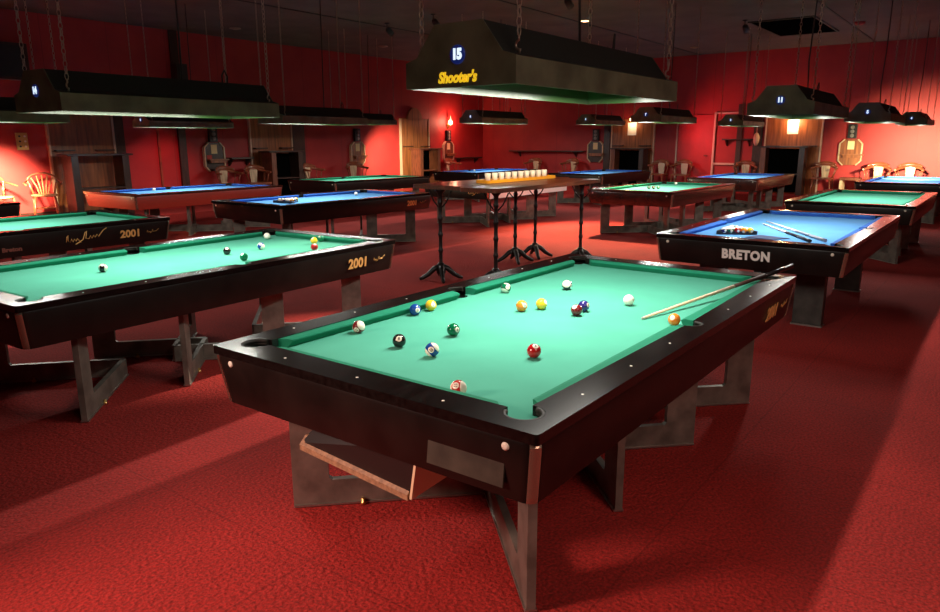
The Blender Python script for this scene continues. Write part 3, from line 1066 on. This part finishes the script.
bar_table('narrow high bar table in front with rounded near end on slim iron posts', 4.50, 3.22, 6.92, 3.76, 1.08, [(4.77, 3.42), (6.72, 3.42)], .12)
m = MB()
m.prism(rrect(5.24, 3.85, 6.80, 4.04, .03), 1.0805, 1.092)
m.prism(rrect(5.24, 3.85, 6.80, 4.04, .03), 1.092, 1.115, holes=[list(reversed(rrect(5.255, 3.865, 6.785, 4.025, .02)))])
o = obj('lit_top_tray', m.mesh('lit_top_tray', M['tray']))  # tray added where the bar top is brightly lit, light in its yellow
tag(o, 'added yellow tray standing in for lit bar top, with a row of tumblers', 'tray')
def b_tumbler():
    m = MB()
    m.lathe([(.030, 0), (.037, .10), (.033, .10), (.027, .008)], n=16)
    bmesh.ops.remove_doubles(m.bm, verts=m.bm.verts[:], dist=1e-6)
    return m
GL = None
for i in range(10):
    xx = 5.36 + i * .143
    lab = 'white frosted tumbler standing %s' % ('at the left end of the yellow tray' if i == 0 else 'at the right end of the yellow tray' if i == 9 else 'in the row of ten on the yellow tray')
    if GL is None:
        GL = obj('tumbler', b_tumbler().mesh('tumbler', M['glass']), None, (xx, 3.945, 1.0922))
        o = GL
    else:
        o = GL.copy(); COL.objects.link(o); o.location = (xx, 3.945, 1.0922)
    tag(o, lab, 'glass', 'tumblers on the yellow tray')

# ------------------------------------------------------------------ wall panels, cabinets, scoring boards
def wall_frame(side, u):
    """placement on a wall: local x runs along the wall to the viewer's right, local y out of the wall"""
    if side == 'left':
        return (u, Y1, DZ), PI           # facing -Y : local +y (out of wall) = -Y
    return (X1, u, DZ), PI / 2           # facing -X
def wood_panel(label, side, u, w, h, arch=False, poster=False):
    loc, rz = wall_frame(side, u)
    e = thing('cue_board', label, 'wall panel', loc, rz, 'wood panels on the walls')
    m = MB()
    m.box((0, .03, h / 2), (w, .05, h))
    if arch:
        Mx = Matrix(((1, 0, 0, 0), (0, 0, 1, 0.005), (0, 1, 0, 0), (0, 0, 0, 1)))
        m.prism(arc(0, h - .02, .33, 0, 180, 16), 0, .05, M=Mx)
    obj('board', m.mesh('board', M['wood_panel']), e)
    for s in (-1, 1):
        m = MB(); m.box((s * (w / 2 + .015), .035, h / 2), (.035, .07, h))
        obj('edge_strip', m.mesh('edge_strip', M['pale_trim']), e)
    for s in (-1, 1):
        m = MB(); m.box((s * (w / 2 - .22), .11, 1.22), (.34, .12, .025))
        obj('shelf', m.mesh('shelf', M['dark_wood']), e)
    if poster:
        m = MB(); m.box((0.02, .058, 1.70), (.27, .004, .36))
        obj('notice', m.mesh('notice', M['white_paper']), e)
        m = MB(); m.lathe([(.02, 0), (.06, .03), (.06, .08), (.03, .11)], (0.02, .1, 1.91), 12)
        obj('notice_lamp', m.mesh('notice_lamp', M['sconce']), e)
    return e
def cabinet(label, side, u, off, w=.92, h=1.14, m1='dark_wood', m2='red_wood', backed=True):
    loc, rz = wall_frame(side, u)
    d = Vector((0, -off, 0)) if side == 'left' else Vector((-off, 0, 0))
    e = thing('drinks_stand', label, 'stand', Vector(loc) + d, rz, 'dark stands before the wood panels')
    m = MB(); m.box((0, 0, h), (w + .16, .42, .035), bevel=.006)
    obj('top_board', m.mesh('top_board', M[m1]), e)
    for s in (-1, 1):
        m = MB(); m.box((s * (w / 2 - .06), 0, h / 2 - .01), (.13, .36, h - .02))
        obj('side_board', m.mesh('side_board', M[m2 if s > 0 else m1]), e)
    m = MB(); m.box((0, 0, .52), (w - .25, .34, .025))
    obj('shelf', m.mesh('shelf', M[m1]), e)
    if backed:
        m = MB(); m.box((0, -.16, h / 2), (w - .25, .02, h - .1))
        obj('back_board', m.mesh('back_board', M['vent']), e)
    return e
wood_panel('wood panel with pale strips at left behind the two bentwood chairs', 'left', 5.30, 1.20, 2.02)
wood_panel('dim wood panel on the left wall under the lamp of the blue table', 'left', 9.78, 1.20, 1.98)
wood_panel('arched wood panel near the far red corner', 'left', 15.08, 1.24, 2.02, arch=True)
wood_panel('dim wood panel with white paper on the back wall behind the bar', 'back', 8.06, 1.30, 1.98, poster=True)
wood_panel('bright wood panel with white paper under lamp 11', 'back', 3.63, 1.33, 2.0, poster=True)
cabinet('dark stand with wide top before the left wood panel', 'left', 5.30, .50, 1.08, 1.14, 'dark_wood', 'dark_wood', False)
cabinet('dark stand with red sides before the dim left panel', 'left', 9.80, .40, .92)
cabinet('stand before the arched wood panel', 'left', 15.15, .40, .92, 1.15, 'red_wood')
cabinet('stand with two reddish posts before the dim back panel', 'back', 7.98, .40, 1.0, 1.14)
cabinet('tall dark open stand before the bright panel under lamp 11', 'back', 3.72, .45, 1.05, 1.2)
def scoring_board(label, side, u, z0=.92, mt='wood_panel', sticker=False):
    loc, rz = wall_frame(side, u)
    e = thing('scoring_board', label, 'scoring board', (loc[0], loc[1], 0), rz, 'octagonal scoring boards on the walls')
    w, h, c = .24, .31, .10
    zc = z0 + h
    Mx = Matrix(((1, 0, 0, 0), (0, 0, 1, 0.005), (0, 1, 0, zc), (0, 0, 0, 1)))
    oct_ = [(-w, -h + c), (-w + c, -h), (w - c, -h), (w, -h + c), (w, h - c), (w - c, h), (-w + c, h), (-w, h - c)]
    m = MB(); m.prism(oct_, 0, .05, M=Mx)
    obj('board', m.mesh('board', M[mt]), e)
    m = MB()
    for s in (-1, 1):
        m.box((s * (w + .01), .04, zc), (.03, .08, 2 * h - 2 * c))
        for s2 in (-1, 1):
            m.box((s * (w - c / 2 + .008), .04, zc + s2 * (h - c / 2)), (.025, .08, .15), Matrix.Rotation(-s * s2 * PI / 4, 3, 'Y'))
    obj('edge_strip', m.mesh('edge_strip', M['light_wood']), e)
    m = MB(); m.box((0, .058, zc + .17), (.15, .004, .20))
    obj('paper', m.mesh('paper', M['paper']), e)
    m = MB(); m.box((-.05, .11, zc - .06), (.50, .11, .03)); m.box((-.05, .1, zc - .1), (.4, .08, .06))
    obj('chalk_shelf', m.mesh('chalk_shelf', M['wood_panel']), e)
    lb = MB(); lb.box((0, .045, zc + h + .19), (.20, .08, .34), bevel=.005)
    bx = obj('light_box', lb.mesh('light_box', M['black_box']), e)
    for i in range(3):
        m = MB(); m.lathe([(.045, 0), (.045, .012), (.03, .02)], n=14)
        bmesh.ops.transform(m.bm, matrix=Matrix.Translation((0, .085, zc + h + .19 + (i - 1) * .1)) @ Matrix.Rotation(-PI / 2, 4, 'X'), verts=m.bm.verts[:])
        obj('lens', m.mesh('lens', M['grey_lamp']), bx)
    if sticker:
        m = MB(); m.box((.13, .058, zc - .02), (.12, .004, .12))
        obj('sticker', m.mesh('sticker', M['red_sticker']), e)
    return e
scoring_board('dark octagonal scoring board with red sticker, left of the dim wood panel', 'left', 8.17, .92, 'dark_wood', True)
scoring_board('octagonal scoring board with shelf under the lamp left of the arched panel', 'left', 12.66, .92)
scoring_board('octagonal scoring board under the wall bulb right of the arched panel', 'left', 16.68, .92, 'red_wood')
scoring_board('very dark octagonal scoring board left of the dim back panel', 'back', 9.25, .92, 'dark_wood')
scoring_board('orange lit octagonal scoring board among the armchairs at right', 'back', 2.26, .95)
# switch plate
loc, rz = wall_frame('left', 4.24)
e = thing('switch_plate', 'yellow plate with three rows of knobs on the left wall', 'switch plate', (loc[0], loc[1], 1.58), rz)
m = MB(); m.box((0, .02, 0), (.19, .035, .30), bevel=.004)
obj('plate', m.mesh('plate', M['brass_plate']), e)
for i in range(3):
    for s in (-1, 1):
        m = MB(); m.lathe([(.018, 0), (.016, .02)], n=10)
        bmesh.ops.transform(m.bm, matrix=Matrix.Translation((s * .045, .036, (i - 1) * .09)) @ Matrix.Rotation(-PI / 2, 4, 'X'), verts=m.bm.verts[:])
        obj('knob', m.mesh('knob', M['black_box'] if s > 0 else M['white_paper']), e)
# drinks rails along the walls
def rail_shelf(label, side, u0, u1, z):
    u = (u0 + u1) / 2
    loc, rz = wall_frame(side, u)
    e = thing('wall_shelf', label, 'shelf', (loc[0], loc[1], z), rz, 'narrow drinks shelves along the walls')
    m = MB(); m.box((0, .11, 0), (u1 - u0, .22, .04), bevel=.005)
    obj('board', m.mesh('board', M['dark_wood']), e)
    for s in (-.38, .38):
        m = MB(); m.prism([(0, 0), (.18, 0), (0, -.16)], -.02, .02, M=Matrix(((0, 0, 1, s * (u1 - u0)), (1, 0, 0, 0), (0, 1, 0, -.02), (0, 0, 0, 1))))
        obj('bracket', m.mesh('bracket', M['dark_wood']), e)
rail_shelf('narrow dark shelf between scoring board and dim left panel', 'left', 8.5, 9.12, 1.19)
rail_shelf('narrow dark shelf on the back wall left of the dark scoring board', 'back', 9.6, 12.3, 1.24)
rail_shelf('narrow dark shelf between the arched panel and far corner', 'left', 17.05, 18.3, 1.02)
rail_shelf('short dark shelf across the posts left of lamp 11 panel', 'back', 4.62, 5.4, 1.58)
# wall bulb sconce by the far corner
def sconce(label, side, u, z):
    loc, rz = wall_frame(side, u)
    e = thing('wall_sconce', label, 'wall light', (loc[0], loc[1], z), rz)
    m = MB(); m.box((0, .02, 0), (.09, .035, .16), bevel=.006); m.tube([(0, .03, .02), (0, .10, 0), (0, .12, .04)], .012)
    obj('bracket', m.mesh('bracket', M['brass']), e)
    m = MB(); m.lathe([(.02, .04), (.055, .07), (.065, .12), (.045, .17), (.015, .19)], (0, .12, 0), 16)
    obj('bulb', m.mesh('bulb', M['sconce']), e)
    m = MB(); m.lathe([(.022, .0), (.03, .03), (.012, .16)], (0, .12, .19), 12)
    obj('chimney', m.mesh('chimney', M['pale_trim']), e)
sconce('lit wall bulb above the scoring board near the far corner', 'left', 16.7, 2.02)
# hanging lantern charm by the back door
e = thing('hanging_lantern', 'small pinkish lantern hanging from a post on the back wall', 'lantern', (X1 - .12, 4.52, 1.62))
m = MB(); m.lathe([(.03, -.2), (.075, -.1), (.08, .02), (.05, .1), (.02, .13)], n=14)
obj('shade', m.mesh('shade', M['pale_trim']), e)
m = MB(); m.tube([(0, 0, .13), (0, 0, .55), (.09, 0, .55)], .008)
obj('hanger', m.mesh('hanger', M['pale_trim']), e)
# dark loudspeakers high on the left wall
for x, lab, w, h in ((7.41, 'small dark loudspeaker high on the left wall post', .26, .42), (4.0, 'wide dark loudspeaker high at the left end of the wall', .9, .62)):
    loc, rz = wall_frame('left', x)
    e = thing('loudspeaker', lab, 'loudspeaker', (loc[0], loc[1] - (.06 if w < .5 else .012), 2.95), rz)
    m = MB(); m.box((0, .11, 0), (w, .22, h), bevel=.01)
    obj('case', m.mesh('case', M['dark_wood']), e)
    m = MB(); m.box((0, .225, 0), (w * .86, .012, h * .86))
    obj('grille', m.mesh('grille', M['black_box']), e)

# ------------------------------------------------------------------ chairs
def captain_chair(label, x, y, rz, z=DZ, seat='bentwood', splat='light_wood', group='round-backed armchairs along the walls'):
    e = thing('armchair', label, 'chair', (x, y, z), rz, group)     # faces +y
    def s():
        m = MB()
        m.prism(rrect(-.24, -.22, .24, .24, .09, 6), .42, .46)
        return m
    part('seat', 'ccseat', s, e, M[seat])
    for sx in (-1, 1):
        for sy in (-1, 1):
            part('leg', ('ccleg', sx, sy), lambda: MB().tube([(sx * .19, sy * .17, .42), (sx * .23, sy * .22, 0)], [.02, .015], 8), e, M['bentwood'])
    def rail():
        m = MB()
        pts = [(.29 * math.cos(a), -.02 - .27 * math.sin(a), .68 + .07 * max(0, math.sin(a)) ** 2) for a in [-.35 + i * (PI + .7) / 18 for i in range(19)]]
        m.tube(pts, [.022 + .012 * math.sin(PI * i / 18) for i in range(19)], 8)
        return m
    part('back_rail', 'ccrail', rail, e, M['bentwood'])
    def crest():
        m = MB()
        rings = []
        for i in range(11):
            a = PI * (.2 + .6 * i / 10)
            hgt = .07 * math.sin(PI * i / 10) + .03
            cx, cy = .29 * math.cos(a), -.02 - .27 * math.sin(a)
            nx, ny = math.cos(a), -math.sin(a)
            rings.append([(cx - nx * .012, cy - ny * .012, .735), (cx + nx * .012, cy + ny * .012, .735), (cx + nx * .012, cy + ny * .012, .75 + hgt), (cx - nx * .012, cy - ny * .012, .75 + hgt)])
        m.loft(rings)
        return m
    part('crest', 'cccrest', crest, e, M['bentwood'])
    def spl():
        m = MB()
        m.prism([(-.07, .46), (.07, .46), (.09, .6), (.1, .74), (-.1, .74), (-.09, .6)], -.29, -.275, M=Matrix(((1, 0, 0, 0), (0, 0, 1, 0), (0, 1, 0, 0), (0, 0, 0, 1))) if False else Matrix(((1, 0, 0, 0), (0, 0, 1, 0.03), (0, 1, 0, 0), (0, 0, 0, 1))))
        return m
    part('splat', 'ccsplat', spl, e, M[splat])  # splat paler than the chair: light on it put into the colour
    for a in (.05, .55, PI - .55, PI - .05):
        part('spindle', ('ccsp', a), lambda: MB().tube([(.22 * math.cos(a), -.02 - .2 * math.sin(a), .45), (.288 * math.cos(a), -.02 - .268 * math.sin(a), .68 + .07 * math.sin(a) ** 2)], .011, 6), e, M['bentwood'])
    return e
def bent_chair(label, x, y, rz, z=DZ, group='bentwood chairs by the left wall'):
    e = thing('bentwood_chair', label, 'chair', (x, y, z), rz, group)
    part('seat', 'bcseat', lambda: MB().lathe([(.19, .43), (.21, .445), (.21, .46), (.18, .468)], n=24), e, M['chair_seat'])
    for sx in (-1, 1):
        part('leg', ('bclf', sx), lambda: MB().tube([(sx * .15, .13, .44), (sx * .18, .17, .2), (sx * .20, .2, 0)], [.017, .016, .013], 8), e, M['bentwood'])
        part('leg', ('bclb', sx), lambda: MB().tube([(sx * .16, -.14, .45), (sx * .18, -.2, .2), (sx * .19, -.25, 0)], [.017, .016, .013], 8), e, M['bentwood'])
    def hoop():
        m = MB()
        pts = [(-.16, -.14, .45), (-.20, -.18, .62)] + [(.235 * math.cos(a), -.21 - .02 * math.sin(a), .70 + .13 * math.sin(a)) for a in [PI - i * PI / 10 for i in range(11)]] + [(.20, -.18, .62), (.16, -.14, .45)]
        m.tube(pts, .017, 8)
        m.tube([(-.235, -.21, .70), (-.3, -.08, .66), (-.27, .1, .64)], .014, 8)
        m.tube([(.235, -.21, .70), (.3, -.08, .66), (.27, .1, .64)], .014, 8)
        return m
    part('back_hoop', 'bchoop', hoop, e, M['bentwood'])
    def slats():
        m = MB()
        for i in range(5):
            f = (i - 2) / 2
            m.tube([(f * .07, -.17, .46), (f * .10, -.19, .6), (f * .17, -.22, .80 - .05 * f * f)], .012, 6)
        return m
    part('back_slats', 'bcslat', slats, e, M['chair_seat'])
    part('ring_stretcher', 'bcring', lambda: MB().torus(Matrix.Translation((0, 0, .22)), .165, .009, 20, 6), e, M['bentwood'])
    return e
bent_chair('bentwood chair with fan slats against the wood panel at left', 4.24, 12.86, PI - .35)
bent_chair('bentwood chair with fan slats cut by the left edge', 3.52, 12.88, PI + .2)
# back wall armchairs (they face -X)
captain_chair('armchair with pale back beside the orange scoring board', X1 - .62, 1.56, PI / 2)
captain_chair('rightmost armchair with pale back before the orange wall', X1 - .62, .90, PI / 2)
captain_chair('armchair between the tall open stand and the orange scoring board', X1 - .5, 2.74, PI / 2)
captain_chair('dark armchair under the small lantern on the back wall', X1 - .6, 4.62, PI / 2 + .2)
captain_chair('dark armchair at the left end of the red door', X1 - .55, 7.02, PI / 2, splat='pale_trim')
captain_chair('dark armchair right of the dim back panel, before the red door', X1 - .55, 6.35, PI / 2, splat='pale_trim')
captain_chair('dark armchair in front of the dark scoring board on the back wall', X1 - .55, 9.9, PI / 2 - .2)
captain_chair('dark armchair near the far corner of the back wall', X1 - .55, 11.2, PI / 2)
captain_chair('dark armchair below the bulb-lit scoring board', 16.35, Y1 - .55, PI + .1)
captain_chair('armchair left of the shelf scoring board near the arched panel', 12.1, Y1 - .6, PI - .3)
captain_chair('dim armchair right of the dim left wood panel', 10.6, Y1 - .65, PI + .2)
captain_chair('dim armchair under the dark scoring board on the left wall', 8.2, Y1 - .55, PI)
captain_chair('dim armchair left of the dim left wood panel', 8.95, Y1 - .55, PI - .2)
# low dark bench beside the armchairs at right
e = thing('bench', 'orange brown bench below the orange lit scoring board', 'bench', (X1 - .45, 2.12, DZ), PI / 2)
m = MB(); m.box((0, 0, .44), (.44, .42, .06), bevel=.01)
obj('seat', m.mesh('seat', M['red_wood']), e)
for s in (-1, 1):
    m = MB(); m.box((s * .18, 0, .205), (.06, .38, .41))
    obj('leg', m.mesh('leg', M['light_wood']), e)

# ------------------------------------------------------------------ ceiling fittings
def downlight(x, y, lit, label):
    e = thing('ceiling_downlight', label, 'ceiling light', (x, y, ZC), 0, 'small ceiling downlights')
    m = MB(); m.lathe([(.11, 0), (.12, -.012), (.085, -.02)], n=20)
    obj('ring', m.mesh('ring', M['dim_downlight']), e)
    m = MB(); m.lathe([(.08, -.021), (.05, -.03), (.01, -.032)], n=16)
    obj('lens', m.mesh('lens', M['downlight' if lit else 'dim_downlight']), e)
downlight(11.55, 6.01, True, "lit ceiling downlight above and behind the Shooter's lamp")
downlight(16.91, 5.75, False, 'dim ceiling downlight left of the dark ceiling vent')
downlight(8.04, 12.18, False, 'dim ceiling light near the left wall above lamp 14')
downlight(11.98, 11.75, False, 'dim ceiling downlight near the left wall above the arched panel')
def ceil_spot(x, y, label):
    e = thing('ceiling_spotlight', label, 'spotlight', (x, y, ZC), 0, 'unlit black spotlights on the ceiling')
    m = MB(); m.lathe([(.05, 0), (.05, -.02), (.012, -.022), (.012, -.09)], n=12)
    obj('mount', m.mesh('mount', M['black_box']), e)
    m = MB(); m.lathe([(.03, 0), (.055, .03), (.065, .16), (.05, .16)], n=14)
    bmesh.ops.transform(m.bm, matrix=Matrix.Translation((0, 0, -.10)) @ Matrix.Rotation(2.2, 4, 'Y'), verts=m.bm.verts[:])
    obj('head', m.mesh('head', M['black_box']), e)
ceil_spot(9.47, 9.28, 'unlit black ceiling spotlight nearest the left wall')
ceil_spot(9.24, 7.91, "unlit black ceiling spotlight just left of the Shooter's lamp")
ceil_spot(13.46, 3.54, 'unlit black ceiling spotlight beside the dark vent')
ceil_spot(9.0, 5.0, "unlit black ceiling spotlight straight above the Shooter's lamp")
e = thing('ceiling_vent', 'dark rectangular ceiling vent above lamp 11', 'vent', (14.9, 2.95, ZC), 0)
m = MB(); m.box((0, 0, -.008), (2.3, 1.15, .016))
obj('opening', m.mesh('opening', M['vent']), e)
m = MB()
for y in (-.59, .59): m.box((0, y, -.012), (2.4, .04, .024))
for x in (-1.17, 1.17): m.box((x, 0, -.012), (.04, 1.14, .024))
obj('frame', m.mesh('frame', M['hood_dark']), e)
e = thing('smoke_detector', 'small red smoke detector on the ceiling at right', 'detector', (15.1, 1.8, ZC), 0)
m = MB(); m.lathe([(.10, 0), (.10, -.03), (.06, -.055), (.02, -.06)], n=18)
obj('body', m.mesh('body', M['red_sticker']), e)

# ------------------------------------------------------------------ lights
def light(name, kind, loc, power, col, target=None, size=.2, angle=60, blend=.5, sy=None):
    d = bpy.data.lights.new(name, kind)
    d.energy = power
    d.color = col
    if kind == 'AREA':
        d.shape = 'RECTANGLE'
        d.size = size
        d.size_y = sy or size
    elif kind == 'SPOT':
        d.spot_size = math.radians(angle)
        d.spot_blend = blend
        d.shadow_soft_size = size
    else:
        d.shadow_soft_size = size
    o = bpy.data.objects.new(name, d)
    COL.objects.link(o)
    o.location = loc
    if target:
        o.rotation_euler = (Vector(target) - Vector(loc)).to_track_quat('-Z', 'Y').to_euler()
    return o
LAMPPOS = [(l.location.copy(), l.rotation_euler[2]) for l in bpy.data.objects if l.name.startswith('hanging_lamp') and l.parent is None]
for i, (p, rz) in enumerate(LAMPPOS):
    d = bpy.data.lights.new('lamp_light', 'AREA')
    d.shape = 'RECTANGLE'
    d.size = 1.2
    d.size_y = .05
    d.energy = 54
    d.color = (1.0, .95, .86)
    o = bpy.data.objects.new('lamp_light', d)
    COL.objects.link(o)
    o.location = (p.x, p.y, p.z + .03)
    o.rotation_euler = (0, 0, rz)
# wall bulbs and lit downlight, then added fill lights with no fitting
OR = (1.0, .88, .52)
light('bulb_light', 'POINT', (16.7, 13.2, 2.15), 40, (1, .35, .22), size=.06)
light('bulb_light', 'POINT', (X1 - .22, 3.6, 2.02), 26, (1, .6, .3), size=.06)
light('bulb_light', 'POINT', (X1 - .22, 8.05, 2.02), 5, (1, .6, .3), size=.06)
light('downlight_beam', 'SPOT', (11.55, 6.01, ZC - .05), 4300, (1, .66, .36), (9.6, 4.5, 0), .05, 58, .8)
light('bar_fill_spot', 'SPOT', (3.9, 1.7, ZC - .1), 900, (1, .76, .46), (6.1, 3.95, 1.08), .04, 26, .6)  # added spot brightening the tray and glasses, no fitting there
light('fill_spot', 'SPOT', (3.2, 11.8, 1.4), 2500, OR, (3.6, 13.5, .55), .08, 64, .8)  # unseen spots added in mid-air to wash the walls
light('fill_spot', 'SPOT', (2.4, 11.7, 1.2), 240, OR, (4.5, 10.6, .66), .08, 40, .7)  # unseen spot added for the red table end
light('fill_spot', 'SPOT', (12.9, 11.9, 1.5), 620, OR, (14.0, 13.5, .9), .08, 78, .9)
light('fill_spot', 'SPOT', (15.9, .75, 1.25), 1500, OR, (18.6, .7, .75), .08, 92, .9)
light('fill_spot', 'SPOT', (6.8, 12.0, 1.5), 40, (1, .10, .13), (6.9, 13.5, .9), .08, 70, .8)
light('fill_spot', 'SPOT', (17.3, 6.3, 1.7), 90, (1, .15, .15), (18.6, 5.2, 1.7), .08, 125, .9)
light('fill_spot', 'SPOT', (15.9, 12.0, 1.7), 40, (1, .12, .14), (17.0, 13.5, 1.1), .08, 85, .9)
light('room_fill_spot', 'SPOT', (-2.3, 2.0, 1.9), 560, (1, .60, .50), (-.05, .7, .0), .3, 58, 1.0)  # unseen spots added to brighten the foreground carpet and legs
light('room_fill_spot', 'SPOT', (-1.2, -3.4, 3.2), 230, (1, .56, .46), (1.5, -1.0, 0), .5, 75, 1.0)
light('table_fill_spot', 'SPOT', (6.0, 1.9, ZC - .1), 2600, (1, .85, .68), (2.3, 3.3, .25), .06, 22, .6)  # added to brighten the left table's legs, no fixture
light('room_fill_glow', 'AREA', (-.5, -2.6, ZC - .05), 65, (1, .85, .75), (1.2, 0, .2), 2.5, sy=1.5)  # unseen soft fill added above the camera

# ------------------------------------------------------------------ world, camera, view
w = bpy.data.worlds.new('World')
S.world = w
w.use_nodes = True
w.node_tree.nodes['Background'].inputs[0].default_value = (.02, .012, .01, 1)
w.node_tree.nodes['Background'].inputs[1].default_value = .3
cd = bpy.data.cameras.new('Camera')
cd.sensor_width = 36
cd.lens = 27.3334
cd.clip_start = .05
co = bpy.data.objects.new('Camera', cd)
COL.objects.link(co)
R3 = Matrix((CR, CU, -CW)).transposed()
co.matrix_world = Matrix.Translation((-1.59057, -0.94891, 1.55963)) @ R3.to_4x4()
S.camera = co
S.view_settings.view_transform = 'Standard'
S.view_settings.look = 'None'
S.view_settings.exposure = 0.0
S.view_settings.gamma = 1.0
S.view_settings.use_curve_mapping = False
